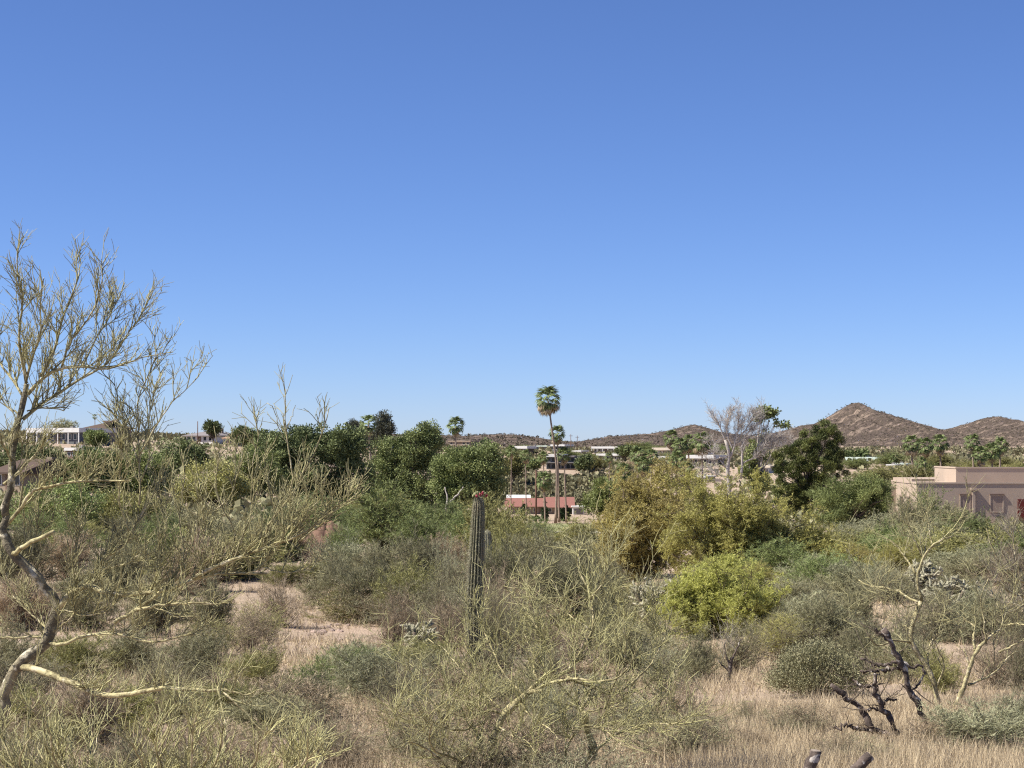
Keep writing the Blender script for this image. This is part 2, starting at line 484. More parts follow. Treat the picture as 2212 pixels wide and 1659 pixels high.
# hills
def hill(name, prof, d, base, width, seed, jag=1.0, crag=0.0):
    r = np.random.default_rng(seed)
    px = np.array([p[0] for p in prof], float); py = np.array([p[1] for p in prof], float)
    n, k = 260, 70
    pxs = np.linspace(px[0], px[-1], n)
    top = -(np.interp(pxs, px, py) - HY) / F * d
    s = np.linspace(-1, 1, k)
    H = np.zeros((k, n)); Y = np.zeros((k, n)); X = np.zeros((k, n))
    ph = r.uniform(0, 6, 12)
    xx = (pxs - CX) / F * d
    for j, t in enumerate(s):
        yy = d + t * width
        prof_t = (1 - abs(t)) ** 1.15
        gul = sum(np.sin(xx / w0 + ph[q] + 1.7 * t * (q % 3 - 1)) * a0 for q, (w0, a0) in enumerate(((60, .3), (31, .22), (17, .16), (9, .1))))
        H[j] = base + (top - base) * prof_t * (1 + .55 * gul * (1 - prof_t) * (prof_t > 0)) 
        Y[j] = yy; X[j] = xx * (1 + 0 * t)
    fine = r.normal(size=(k, n)); fine = (fine + np.roll(fine, 1, 0) + np.roll(fine, 1, 1)) / 3
    env = np.clip((1 - np.abs(s)) * 6, 0, 1)[:, None]
    if crag:
        cn = r.normal(size=(k // 5 + 2, n // 7 + 2))
        yy_ = np.linspace(0, cn.shape[0] - 1.01, k); xx_ = np.linspace(0, cn.shape[1] - 1.01, n)
        y0_ = yy_.astype(int); x0_ = xx_.astype(int); fy = (yy_ - y0_)[:, None]; fx = (xx_ - x0_)[None, :]
        cg = cn[y0_][:, x0_] * (1 - fy) * (1 - fx) + cn[y0_ + 1][:, x0_] * fy * (1 - fx) + cn[y0_][:, x0_ + 1] * (1 - fy) * fx + cn[y0_ + 1][:, x0_ + 1] * fy * fx
        H -= crag * np.abs(cg) * env * np.where(np.abs(s) < .06, .12, 1.0)[:, None]
    H += fine * jag * env * np.where(np.abs(s) < 0.03, .35, 1.0)[:, None]
    me = MB().add(np.stack([X, Y, H], -1), gridfaces(k, n)).mesh(name, True)
    structure(link(name, me, M['hill']))
    return X, Y, H
hills = []
hills.append(hill("hill_west", [(150, 953), (300, 945), (560, 941), (700, 938), (847, 937), (930, 939), (1000, 941), (1062, 937), (1110, 938), (1150, 943), (1209, 953), (1300, 962), (1340, 968)], 1150, -6, 330, 1, .25))
hills.append(hill("hill_middle", [(1120, 972), (1209, 957), (1253, 953), (1316, 942), (1403, 936), (1453, 927), (1480, 919), (1498, 916), (1523, 922), (1560, 934), (1620, 940), (1700, 946), (1820, 970)], 1500, -8, 420, 2, .3, .9))
hills.append(hill("hill_peak", [(1560, 972), (1640, 943), (1710, 925), (1731, 918), (1761, 914), (1790, 899), (1813, 885), (1836, 872), (1850, 868), (1859, 871), (1883, 886), (1906, 895), (1929, 903), (1953, 916), (1976, 928), (2000, 937), (2030, 948), (2120, 975)], 1900, -8, 520, 3, .5, 1.5))
hills.append(hill("hill_east", [(1930, 972), (2000, 946), (2018, 940), (2039, 935), (2058, 928), (2093, 916), (2117, 906), (2128, 902), (2140, 901), (2154, 898), (2164, 901), (2183, 914), (2195, 920), (2198, 914), (2214, 913), (2300, 905), (2420, 925), (2600, 970)], 2150, -8, 560, 4, .7, 2.6))

# shrubs dotted on the hills: nobody could count them
def dot_scrub(name, pts, size, m, label, cat):
    mb = MB()
    for _ in range(9):
        N = len(pts)
        off = rng.normal(size=(N, 3)) * size[:, None] * np.array([.5, .5, .28])
        off[:, 2] = np.abs(off[:, 2])
        slivers(mb, pts + off, nrm(rand_dir(N) + UP * .6), size * rng.uniform(.6, 1.2, N), size * .75, rng.random(N), True)
    o = link(name, mb.mesh(name), m)
    tag(o, label, cat, kind="stuff")
for (X, Y, H), m, cnt, nm, sz in zip(hills, ('hill_scrub',) * 4, (3200, 2800, 3600, 3600), ("west", "middle", "peak", "east"), (.9, .8, .85, .9)):
    j = rng.integers(3, X.shape[0] // 2 + 2, cnt); i = rng.integers(2, X.shape[1] - 2, cnt)
    pts = np.stack([X[j, i], Y[j, i], H[j, i]], 1) + rng.normal(size=(cnt, 3)) * np.array([2, 1, 0])
    dot_scrub("hill_scrub", pts, rng.uniform(.5, 1.2, cnt) * sz, M[m], {"west": "low green scrub dotting the long ridge behind the palms", "middle": "sparse scrub dotting the middle brown hill", "peak": "dry scrub dotting the tall pointed hill", "east": "dry scrub dotting the craggy hill at right edge"}[nm], "scrub")
# scrub on the far flats and on the slope below the arched house
N = 7500
u = rng.uniform(-.31, .31, N); d = np.exp(rng.uniform(math.log(445), math.log(1000), N))
pts = np.stack([u * d, d, gz(u * d, d)], 1)
keep = ~((u > .005) & (u < .05) & (d < 470) & (rng.random(N) < .5))
px2 = rng.uniform(-.012, .075, 1500); d_2 = rng.uniform(446, 528, 1500)
keep &= ~((u > .012) & (u < .038) & (d > 528) & (d < 575))
pts = np.concatenate([pts[keep], np.stack([px2 * d_2, d_2, gz(px2 * d_2, d_2)], 1)]); keep = np.ones(len(pts), bool)
dot_scrub("desert_scrub", pts[keep], rng.uniform(.5, 1.6, keep.sum()), M['far_scrub'], "mixed desert scrub covering the far hillside around the houses", "scrub")
N = 3600
u = rng.uniform(-.31, .31, N); d = np.exp(rng.uniform(math.log(140), math.log(430), N))
keep = ~((u > .0) & (u < .055) & (d > 180))
pts = np.stack([u * d, d, gz(u * d, d)], 1)
dot_scrub("wash_scrub", pts[keep], rng.uniform(.4, 1.1, keep.sum()), M['scrub_grey'], "low scrub filling the wash between the trees", "scrub")

# ------------------------------------------------------------------ plant generators
def ubranch(pxd, n=12, wob=0.0):
    """plan polyline [(px, py, d, r_px)] -> P (n,3), R (n)"""
    a = np.array([[*at(p[0], p[1], p[2]), p[3] / F * p[2]] for p in pxd])
    s = resample(a, n, wob)
    return s[:, :3], s[:, 3]

def limb(pts, d0, d1, r0, r1, n=12, wob=0.004):
    k = len(pts)
    return ubranch([(p[0], p[1], d0 + (d1 - d0) * i / (k - 1), r0 + (r1 - r0) * i / (k - 1)) for i, p in enumerate(pts)], n, wob)

def bare_tree(name, label, base, trunks, limbs, mat_trunk, mat_limb, mat_twig, levels, group=None, cat="tree", extra=None):
    """limbs: list of (P, R, density) ; levels: list of dicts for spawn"""
    base = np.asarray(base, float)
    t = thing(name, label, cat, base, group)
    for P, R in trunks:
        R = R * (1 + .10 * np.sin(np.linspace(0, 23, len(R))) + rng.normal(size=len(R)) * .07)
        mb = MB(); tubes(mb, (P - base)[None], R[None], 9)
        link("trunk", mb.mesh("trunk", True), mat_trunk, t)
    for P, R, dens in limbs:
        mb = MB(); tubes(mb, (P - base)[None], R[None], 7)
        link("branch", mb.mesh("branch", True), mat_limb, t)
    tw = MB(); fine = MB()
    for P, R, dens in limbs + (extra or []):
        cp, cr = P[None], R[None]
        L = np.linalg.norm(np.diff(P, axis=0), axis=1).sum()
        for q, lv in enumerate(levels):
            lv = dict(lv); per = lv.pop("per")
            cnt = int(per * (L * dens if q == 0 else len(cp)))
            if cnt < 1: break
            cp, cr = spawn(cp, cr, cnt, **lv)
            tubes(tw if q < len(levels) - 1 else fine, cp - base, cr, 4 if q == 0 else 3, cap=False)
    if tw.n: link("branchlets", tw.mesh("branchlets", True), mat_twig, t)["kind"] = "stuff"
    if fine.n: link("twigs", fine.mesh("twigs", True), mat_twig, t)["kind"] = "stuff"
    return t

def wispy_mesh(seed, W=3.0, H=2.2, nst=17, n1=130, n2=850, nl=13000, ll=(.10, .26), lw=(.010, .020), el=(8, 85), drift=.10):
    global rng
    keep = rng; rng = np.random.default_rng(seed)
    az = rng.uniform(0, 2 * math.pi, nst); e = np.radians(rng.uniform(*el, nst))
    dirs = np.stack([np.cos(az) * np.cos(e) * W / 2, np.sin(az) * np.cos(e) * W / 2, np.sin(e) * H], 1) * rng.uniform(.55, .85, (nst, 1))
    t = np.linspace(0, 1, 6)
    P = dirs[:, None, :] * t[None, :, None] + rng.normal(size=(nst, 6, 3)) * .05 * t[None, :, None]
    P[:, :, 2] += (np.sin(t * math.pi / 2) - t)[None, :] * dirs[:, 2:3] * .25
    P[:, 0, :2] += rng.normal(size=(nst, 2)) * W * .11
    P[:, 1, :2] += (P[:, 0, :2]) * .6
    R = np.linspace(.028, .010, 6)[None, :].repeat(nst, 0)
    P1, R1 = spawn(P, R, n1, (.25 * H, .5 * H), .75, .15, .6, 5, .6, .005, .05, 1, .2, drift)
    P2, R2 = spawn(P1, R1, n2, (.12 * H, .32 * H), .75, .15, .6, 4, .6, .003, .2, 1, .2, drift)
    st = MB(); tubes(st, P, R, 5); tubes(st, P1, R1, 4, cap=False); tubes(st, P2, R2, 3, cap=False)
    C, T = on_curves(np.concatenate([P2]), nl, .1, 1)
    C2, T2 = on_curves(P1, nl // 5, .3, 1)
    C = np.concatenate([C, C2]); T = np.concatenate([T, T2])
    Dr = nrm(T * .7 + rand_dir(len(C)) * .8 + UP * .25)
    lf = MB(); slivers(lf, C, Dr, rng.uniform(*ll, len(C)), rng.uniform(*lw, len(C)), rng.random(len(C)))
    rng = keep
    return st.mesh("stems", True), lf.mesh("foliage")

def dense_mesh(seed, W=3.0, H=2.0, ncl=150, per=200, cr=.19, ll=(.04, .10), lw=(.02, .042), lift=.25, quad=True):
    """rounded leafy bush from leaf clumps over a dome, with stems"""
    global rng
    keep = rng; rng = np.random.default_rng(seed)
    dirs = rand_dir(ncl); dirs[:, 2] = np.abs(dirs[:, 2]) * 1.0 - .12
    rad = rng.uniform(.45, 1.0, ncl) ** .6 * (1 + .16 * np.sin(dirs[:, 0] * 5 + seed) * np.sin(dirs[:, 1] * 4))
    C = dirs * rad[:, None] * np.array([W / 2, W / 2, H * .72]) + np.array([0, 0, H * lift])
    C[:, 2] = np.maximum(C[:, 2], .08)
    st = MB()
    P = []
    for c in C[::2]:
        mid = c * np.array([.45, .45, .5]) + rng.normal(size=3) * .08
        P.append(resample([(0, 0, 0), mid, c], 6, .02))
    P = np.array(P); R = np.linspace(.03, .008, 6)[None].repeat(len(P), 0)
    tubes(st, P, R, 4)
    Cc = np.repeat(C, per, 0) + rng.normal(size=(ncl * per, 3)) * cr * np.array([1, 1, .8])
    out = nrm(Cc - np.array([0, 0, H * .25]))
    Dr = nrm(out * .7 + rand_dir(len(Cc)) + UP * .2)
    lf = MB(); slivers(lf, Cc, Dr, rng.uniform(*ll, len(Cc)), rng.uniform(*lw, len(Cc)), rng.random(len(Cc)), quad)
    rng = keep
    return st.mesh("stems", True), lf.mesh("foliage")

WISPY = [wispy_mesh(100 + i) for i in range(5)]
LOOSE = [wispy_mesh(200 + i, n1=120, n2=700, nl=4000, ll=(.1, .3), lw=(.008, .015)) for i in range(3)]
FEATHER = [wispy_mesh(300 + i, W=3, H=2.6, nst=20, n1=180, n2=1100, nl=18000, ll=(.09, .2), lw=(.018, .034), el=(15, 88)) for i in range(3)]
DENSE = [dense_mesh(400 + i) for i in range(3)]
SHAPES = {'wispy': (WISPY, 3.0, 2.2), 'loose': (LOOSE, 3.0, 2.2), 'feather': (FEATHER, 3.0, 2.6), 'dense': (DENSE, 3.0, 2.0)}
EXT = {}
for ms, _, _ in SHAPES.values():
    for st, lf in ms:
        co = np.zeros(len(lf.vertices) * 3, np.float32); lf.vertices.foreach_get("co", co); co = co.reshape(-1, 3)
        EXT[lf.name] = (float(2 * np.percentile(np.abs(co[:, :2]), 97)), float(np.percentile(co[:, 2], 98.5)))
shrub_n = [0]
def shrub(shape, mat, px, d, wpx, top, name="desert_shrub", label=None, cat="shrub", group=None):
    meshes, W, H = SHAPES[shape]
    p = gp(px, d)
    w = wpx / F * d
    h = max(-(top - HY) / F * d - p[2], .35)
    st, lf = meshes[shrub_n[0] % len(meshes)]
    shrub_n[0] += 1
    p[2] -= .04
    t = thing(name, label, cat, p, group, rng.uniform(0, 6.28))
    W, H = EXT[lf.name]
    s = (w / W, w / W, h / H)
    link("stems", st, M['stem'], t, scale=s)["kind"] = "stuff"
    link("foliage", lf, M[mat], t, scale=s)["kind"] = "stuff"
    return t

def lobed_tree(name, label, base_px, d, lobes, mat, ncl, per, cr, ll, lw, trunk=None, trunk_r=.22, mat_t='wood_dark', shell=.5, quad=True, group=None, cat="tree", depth=.85, base_d=None, mat_split=None, upd=.25, limbs=9):
    """lobes: (cx, cy, rx, ry) in plan pixels at distance d"""
    base = gp(base_px, d); base[2] -= .05
    t = thing(name, label, cat, base, group)
    sc_ = d / F
    A = np.array([l[2] * l[3] for l in lobes], float)
    L = np.array([[*at(l[0], l[1], d), l[2] * sc_, l[3] * sc_] for l in lobes])
    rr = np.array([max(l[2], 1) * sc_ * depth for l in lobes])
    i = rng.choice(len(lobes), ncl, p=A / A.sum())
    dr = rand_dir(ncl); rad = rng.uniform(shell, 1.0, ncl) ** .7 * rng.normal(1, .13, ncl)
    C = L[i, :3] + dr * rad[:, None] * np.stack([L[i, 3], rr[i], L[i, 4]], 1)
    Cc = np.repeat(C, per, 0) + rand_dir(ncl * per) * (rng.random((ncl * per, 1)) ** .45) * cr * np.repeat(rng.uniform(1.0, 1.9, (ncl, 1)), per, 0) * np.array([1, 1, .8])
    ctr = np.repeat(L[i, :3], per, 0)
    cd = np.repeat(rand_dir(ncl), per, 0)
    Dr = nrm(nrm(Cc - ctr) * .6 + cd * .5 + rand_dir(len(Cc)) * .9 + UP * upd)
    var = np.clip(np.repeat(rng.random(ncl), per) * .65 + rng.random(len(Cc)) * .35, 0, 1)
    # wood
    P = []; R = []
    tp = trunk or [(base_px, None), (L[:, 0].mean() / d * F + CX, None)]
    b0 = np.zeros(3)
    cz = L[:, :3].mean(0) - base
    fork = cz * np.array([.5, .5, .45])
    mb = MB(); tubes(mb, resample([b0, fork * .5 + rng.normal(size=3) * trunk_r, fork], 8, trunk_r * .15)[None], np.linspace(trunk_r, trunk_r * .7, 8)[None], 8)
    link("trunk", mb.mesh("trunk", True), M[mat_t], t)
    wd = MB()
    sel = rng.choice(ncl, min(limbs * 3, ncl), replace=False)
    for q, s in enumerate(sel):
        c = C[s] - base
        P.append(resample([fork, fork * .5 + c * .5 + rng.normal(size=3) * cr, c], 7, cr * .12))
        R.append(np.linspace(trunk_r * (.55 if q < limbs else .3), trunk_r * .07, 7))
    P = np.array(P); R = np.array(R)
    tubes(wd, P, R, 5)
    P1, R1 = spawn(P, R, ncl, (cr * .8, cr * 2.4), .8, .15, .5, 4, .4, trunk_r * .03, .4, 1)
    tubes(wd, P1, R1, 3, cap=False)
    link("branches", wd.mesh("branches", True), M[mat_t], t)["kind"] = "stuff"
    cro = MB(); slivers(cro, Cc - base, Dr, rng.uniform(*ll, len(Cc)), rng.uniform(*lw, len(Cc)), var, quad)
    link("crown", cro.mesh("crown"), M[mat], t)["kind"] = "stuff"
    return t

# ------------------------------------------------------------------ buildings
def loc_house(x0, x1, ytop, ybase, d):
    w = (x1 - x0) / F * d
    c = at((x0 + x1) / 2, ybase, d)
    return c, w, (ybase - ytop) / F * d

def window(parent, x, z, w, h, y=0.0, frame='white', pane='glass'):
    """frame standing proud of a front wall at y, pane set into it"""
    t = min(.09, w * .1)
    mb = MB()
    mb.box(-w/2, w/2, -.06, -.002, -h/2, -h/2 + t).box(-w/2, w/2, -.06, -.002, h/2 - t, h/2)
    mb.box(-w/2, -w/2 + t, -.06, -.002, -h/2 + t, h/2 - t).box(w/2 - t, w/2, -.06, -.002, -h/2 + t, h/2 - t)
    o = link("window", mb.mesh("window"), M[frame], parent, loc=(x, y, z))
    link("pane", MB().box(-w/2 + t, w/2 - t, -.03, -.004, -h/2 + t, h/2 - t).mesh("pane"), M[pane], o)
    return o

def door(parent, x, z0, w, h, m, y=0.0):
    o = link("door", MB().box(-w/2, w/2, -.05, -.003, 0, h).mesh("door"), M[m], parent, loc=(x, y, z0))
    link("door_handle", MB().box(w/2 - .16, w/2 - .06, -.12, -.05, h * .45, h * .5).mesh("door_handle"), M['grey_wall'], o)
    return o

def hip_roof(w, dp, z, rise, over=.5, hip=.5):
    x0, x1, y0, y1 = -w/2 - over, w/2 + over, -over, dp + over
    ym = (y0 + y1) / 2; hx = (y1 - y0) / 2 * hip
    v = [(x0,y0,z),(x1,y0,z),(x1,y1,z),(x0,y1,z),(x0+hx,ym,z+rise),(x1-hx,ym,z+rise),
         (x0,y0,z-.18),(x1,y0,z-.18),(x1,y1,z-.18),(x0,y1,z-.18)]
    return MB().add(v, [np.array([(0,1,5,4),(2,3,4,5),(6,7,1,0),(7,8,2,1),(8,9,3,2),(9,6,0,3),(9,8,7,6)]), np.array([(3,0,4),(1,2,5)])])

def house(name, label, x0, x1, ytop, ybase, d, depth=8, wall='cream', roof='flat', roof_m='white', nwin=3, win_h=1.1, rise=1.6, group=None, door_m='brown_wall', over=.6, fascia=.45, posts=0, rz=-.45):
    c, w, h = loc_house(x0, x1, ytop, ybase, d)
    w = max(w - .35 * depth * math.sin(abs(rz)), w * .6) / math.cos(rz)
    t = thing(name, label, "house", c, group, rz)
    gl = min(g1(c[0] - w/2, d), g1(c[0] + w/2, d), g1(c[0], d + depth)) - c[2] - .4
    gl = min(gl, -.2)
    hw = h - (fascia if roof == 'flat' else rise)
    link("wall", MB().box(-w/2, w/2, 0, depth, gl, hw).mesh("wall"), M[wall], t)
    if roof == 'flat':
        ro = link("roof", MB().box(-w/2 - over, w/2 + over, -over, depth + over, hw + .003, hw + fascia).mesh("roof"), M[roof_m], t)
        link("roof_vent", MB().box(-.3, .3, depth * .5, depth * .5 + .6, hw + fascia + .003, hw + fascia + .35).mesh("roof_vent"), M['grey_wall'], ro)
    elif roof == 'parapet':
        ro = link("parapet", MB().box(-w/2 - .06, w/2 + .06, -.06, depth + .06, hw + .003, hw + .22).mesh("parapet"), M[roof_m], t)
    else:
        ro = link("roof", hip_roof(w, depth, hw + .003, rise, .6, 1.0 if roof == 'hip' else .05).mesh("roof"), M[roof_m], t)
        link("chimney", MB().box(w * .2, w * .2 + .7, depth * .55, depth * .55 + .7, hw, hw + rise * 1.15).mesh("chimney"), M['tan'], ro)
    slots = nwin + 1
    hh = min(win_h, max(hw - .35, .4))
    for i in range(slots):
        x = -w/2 + w * (i + .5) / slots
        if i == slots // 2 and nwin > 1:
            door(t, x, gl + .4 if gl > -.5 else 0, min(1.0, w / slots * .6), min(2.05, hw - .15), door_m)
        else:
            window(t, x, hw - .2 - hh / 2, min(1.7, w / slots * .62), hh)
    for i in range(posts):
        x = -w/2 - over + .15 + (w + 2 * over - .3) * i / max(posts - 1, 1)
        link("post", MB().box(x - .08, x + .08, -over + .05, -over + .21, gl, hw).mesh("post"), M['white'], t)
    return t

# pink adobe house at right
PS = 150 / F
ph = thing("adobe_house", "pink flat-roofed adobe house with stepped parapets at the right edge", "house", (32.8, 150, -7.0))
def hz(py, d): return -(py - HY) / F * d + 7.0
zt = hz(1045.6, 150)
mb = MB().box(0, 26, 0, 10, -.6, zt)
link("wall", mb.mesh("wall"), M['adobe'], ph)
link("parapet", MB().box(-.05, 26.05, -.05, .35, zt + .003, zt + .14).box(-.05, .35, .353, 10.05, zt + .003, zt + .14).mesh("parapet"), M['adobe'], ph)
zu = hz(1012, 156)
up = link("upper_wall", MB().box(4.6, 26, 6, 13.9, zt - .3, zu).mesh("upper_wall"), M['adobe'], ph)
link("parapet", MB().box(4.55, 26.05, 5.95, 6.3, zu + .003, zu + .12).box(4.55, 4.9, 6.303, 13.95, zu + .003, zu + .12).mesh("parapet"), M['adobe'], up)
zb = hz(1034, 165)
link("rear_wall", MB().box(2.6, 6.5, 14, 22, -.6, zb).mesh("rear_wall"), M['adobe'], ph)
link("pier", MB().box(-1.2, -.003, 8.2, 10, -.6, zt - .35).mesh("pier"), M['adobe'], ph)
for xa, xb in ((2073, 2096.5), (2138, 2168)):
    x0 = (xa - CX) / F * 150 - 32.8; x1 = (xb - CX) / F * 150 - 32.8
    zc = hz(1069, 150)
    wo = window(ph, (x0 + x1) / 2, zc - .72, x1 - x0, 1.42, 0, 'adobe', 'blind')
    link("canopy", MB().box(x0 - .02, x1 + .02, -.13, -.002, zc, zc + .09).mesh("canopy"), M['brown_wall'], ph)
xc = (2109.5 - CX) / F * 149 - 32.8
pc = link("column", MB().box(xc - .12, xc + .12, -.16, -.003, -.6, hz(1060, 149)).mesh("column"), M['adobe'], ph)
link("capital", MB().box(xc - .24, xc + .20, -.28, -.003, hz(1060, 149) + .003, hz(1054.5, 149)).mesh("capital"), M['adobe'], pc)
door(ph, (2212 - CX) / F * 150 - 32.8, hz(1125, 150), 1.05, 1.75, 'door_red')
for yy in (2.5, 5.5):
    o = link("side_window", MB().box(-.06, -.003, yy, yy + 1.0, 1.5, 2.7).mesh("side_window"), M['brown_wall'], ph)
    link("pane", MB().box(-.075, -.061, yy + .1, yy + .9, 1.6, 2.6).mesh("pane"), M['glass'], o)

for xx in (9.0, 14.5, 20.0):
    link("rain_spout", MB().box(xx, xx + .16, -.38, -.055, zt - .32, zt - .2).mesh("rain_spout"), M['adobe'], ph)
for xx, yy in ((12.0, 9.0), (17.5, 8.0)):
    mb = MB(); tubes(mb, np.array([[(xx, yy, zu - .1), (xx, yy, zu + .2), (xx, yy, zu + .45)]]), np.array([[.09, .09, .09]]), 8)
    link("roof_pipe", mb.mesh("roof_pipe", True), M['grey_wall'], up)

# ranch house with red roof by the lawn
rh = thing("ranch_house", "long low ranch house with red shingle roof behind the tall palms", "house", at(1166, 1112, 430))
s = 430 / F
def rx(px): return (px - 1166) * s
ze = (1112 - 1093) * s; zr = (1112 - 1074.5) * s; zr2 = (1112 - 1077) * s
link("wall", MB().box(rx(1096), rx(1238), 0, 8, -1.2, ze).mesh("wall"), M['tan'], rh)
ro = link("roof", MB().prism([(-.9, ze - .12), (4, zr2), (8.9, ze - .12)], rx(1090), rx(1178)).mesh("roof"), M['red_tile'], rh)
ro2 = link("roof", MB().prism([(-1.2, ze - .3), (4, zr), (9.2, ze - .3)], rx(1178.2), rx(1242)).mesh("roof"), M['red_tile'], rh)
link("flat_roof", MB().prism([(4.05, zr2 - .25), (4.05, zr2 + .06), (9.5, zr2 + .62), (9.5, zr2 - .25)], rx(1094), rx(1147)).mesh("flat_roof"), M['white'], ro)
link("gable_trim", MB().prism([(-1.25, ze - .34), (-1.25, ze - .1), (4, zr + .12), (4, zr - .1)], rx(1176.9), rx(1178.1)).mesh("gable_trim"), M['white'], ro2)
for k, px in enumerate((1103, 1115, 1128, 1141, 1156, 1168, 1188, 1203, 1222, 1233)):
    if k in (5, 8): door(rh, rx(px), 0, .95, ze - .12, 'brown_wall')
    else: window(rh, rx(px), ze * .55, 1.0 if k % 2 else .8, .95)
gr = thing("garage", "small white garage beside the red-roofed ranch house", "garage", at(1250, 1110, 426))
link("wall", MB().box(-1.35, 1.35, 0, 5, -1, 1.5).mesh("wall"), M['white'], gr)
link("roof", MB().box(-1.6, 1.7, -.4, 5.3, 1.503, 1.75).mesh("roof"), M['white'], gr)
link("garage_door", MB().box(-1.05, 1.05, -.05, -.003, -.2, 1.2).mesh("garage_door"), M['grey_wall'], gr)

# two-storey arched house on the hillside
ah = thing("arched_house", "two-storey hillside house with dark arched openings above a brown retaining wall", "house", at(1210, 1012, 560), None, -.3)
s = 560 / F
def ax(px): return (px - 1210) * s
def az_(py): return (1012 - py) * s
link("wall", MB().box(ax(1179), ax(1242), 0, 9, -2, az_(987)).mesh("wall"), M['bluegrey'], ah)
ro = link("roof", MB().box(ax(1181), ax(1209), -1.2, 9.5, az_(987) + .003, az_(981)).mesh("roof"), M['white'], ah)
link("roof_slab", MB().box(ax(1210), ax(1244), -1.0, 9.5, az_(987) + .003, az_(984.5)).mesh("roof_slab"), M['grey_roof'], ro)
link("balcony", MB().box(ax(1178), ax(1243), -1.3, -.003, az_(1000), az_(998.5)).mesh("balcony"), M['grey_wall'], ah)
for px in (1184, 1195, 1206, 1217, 1228, 1238):
    window(ah, ax(px), az_(993), 1.1, 1.2, 0, 'grey_wall')
    a = np.linspace(0, math.pi, 9)
    hwid = .5; zc = az_(1006)
    pr = [(ax(px) - hwid, 0), (ax(px) + hwid, 0)] + [(ax(px) + hwid * math.cos(q), zc + hwid * math.sin(q)) for q in a]
    k = len(pr)
    mb = MB(); mb.add([(x, -.08, z) for x, z in pr] + [(x, -.003, z) for x, z in pr], [np.arange(k)[None], np.arange(k, 2*k)[None, ::-1], np.stack([np.arange(k), (np.arange(k)+1) % k, (np.arange(k)+1) % k + k, np.arange(k)+k], 1)[:, ::-1]])
    link("arch_window", mb.mesh("arch_window"), M['glass'], ah)
rw = thing("retaining_wall", "long brown retaining wall under the arched hillside house", "wall", at(1232, 1020, 553))
link("lower_wall", MB().box(-6.5, 6.3, 0, .6, -2, .85).mesh("lower_wall"), M['tan_roof'], rw)
link("coping", MB().box(-6.6, 6.4, -.1, .7, .853, 1.0).mesh("coping"), M['tan'], rw)
link("step_wall", MB().box(-6.0, 5.0, -2.5, -1.9, -2.6, -.5).mesh("step_wall"), M['grey_wall'], rw)

H_ = house
H_("hillside_house", "white cube house with brown side wing, above the thin palm left of the arched house", 1107, 1140, 963.5, 980, 705, 7, 'brown_wall', 'flat', 'white', 2, fascia=1.0)
H_("hillside_house", "tiny white house between the brown-winged cube house and the tall palm", 1144, 1154, 963, 972, 900, 6, 'white', 'flat', 'white', 1, fascia=.4)
H_("hillside_house", "low house with pale green roof edge left of the tallest palm trunk", 1160, 1183, 962.5, 973, 870, 7, 'grey_wall', 'flat', 'green_roof', 2)
H_("hillside_house", "dark grey house with raised white parapet behind the second tall palm", 1190, 1221, 960, 979, 715, 8, 'bluegrey', 'flat', 'white', 3, fascia=.7)
H_("hillside_house", "small white flat-roofed house right of the arched house", 1236, 1256, 973, 982, 695, 6, 'white', 'flat', 'white', 2)
H_("hillside_house", "long house with wide white roof and dark veranda on the ridge", 1281, 1337, 964.5, 979, 720, 8, 'grey_wall', 'flat', 'white', 6, fascia=.8, over=.9, posts=6)
H_("hillside_house", "grey house with white flat roof just below the long veranda house", 1289, 1345, 980, 993, 640, 8, 'grey_wall', 'flat', 'white', 5, fascia=.7)
H_("hillside_house", "cream house with dark porch between the two fan palm thickets", 1410, 1452, 967, 987, 575, 8, 'cream', 'flat', 'cream', 3, fascia=.8)
H_("hillside_house", "pale low building with white roof under the cream porch house", 1414, 1446, 985.5, 996, 515, 6, 'bluegrey', 'flat', 'white', 2, fascia=.7)
H_("valley_house", "broad house with bright white double roof left of the bleached dead tree", 1484, 1543, 983, 1006, 465, 9, 'tan', 'flat', 'white', 4, fascia=.85)
H_("valley_house", "upper white roofed block behind the broad double-roofed house", 1494, 1524, 977.5, 992, 535, 6, 'brown_wall', 'flat', 'white', 2, fascia=.5)
H_("valley_house", "peach coloured cottage below the broad white roof", 1526, 1542, 1000, 1018, 420, 6, 'cream', 'parapet', 'cream', 1)
H_("valley_house", "white shed behind the low garden wall left of the bleached tree", 1498, 1524, 1028, 1040, 358, 5, 'white', 'flat', 'white', 2, fascia=.3)
H_("valley_house", "white cottage glimpsed right of the ivy-covered trunk", 1640, 1664, 1006, 1022, 385, 6, 'white', 'flat', 'cream', 2, fascia=.4)
gw = thing("garden_wall", "low pale garden wall left of the bleached dead tree", "wall", at(1517, 1040, 352))
link("panel", MB().box(-3.9, 3.9, 0, .25, -1, .42).mesh("panel"), M['cream'], gw)
link("coping", MB().box(-3.95, 3.95, -.06, .31, .423, .5).mesh("coping"), M['concrete'], gw)
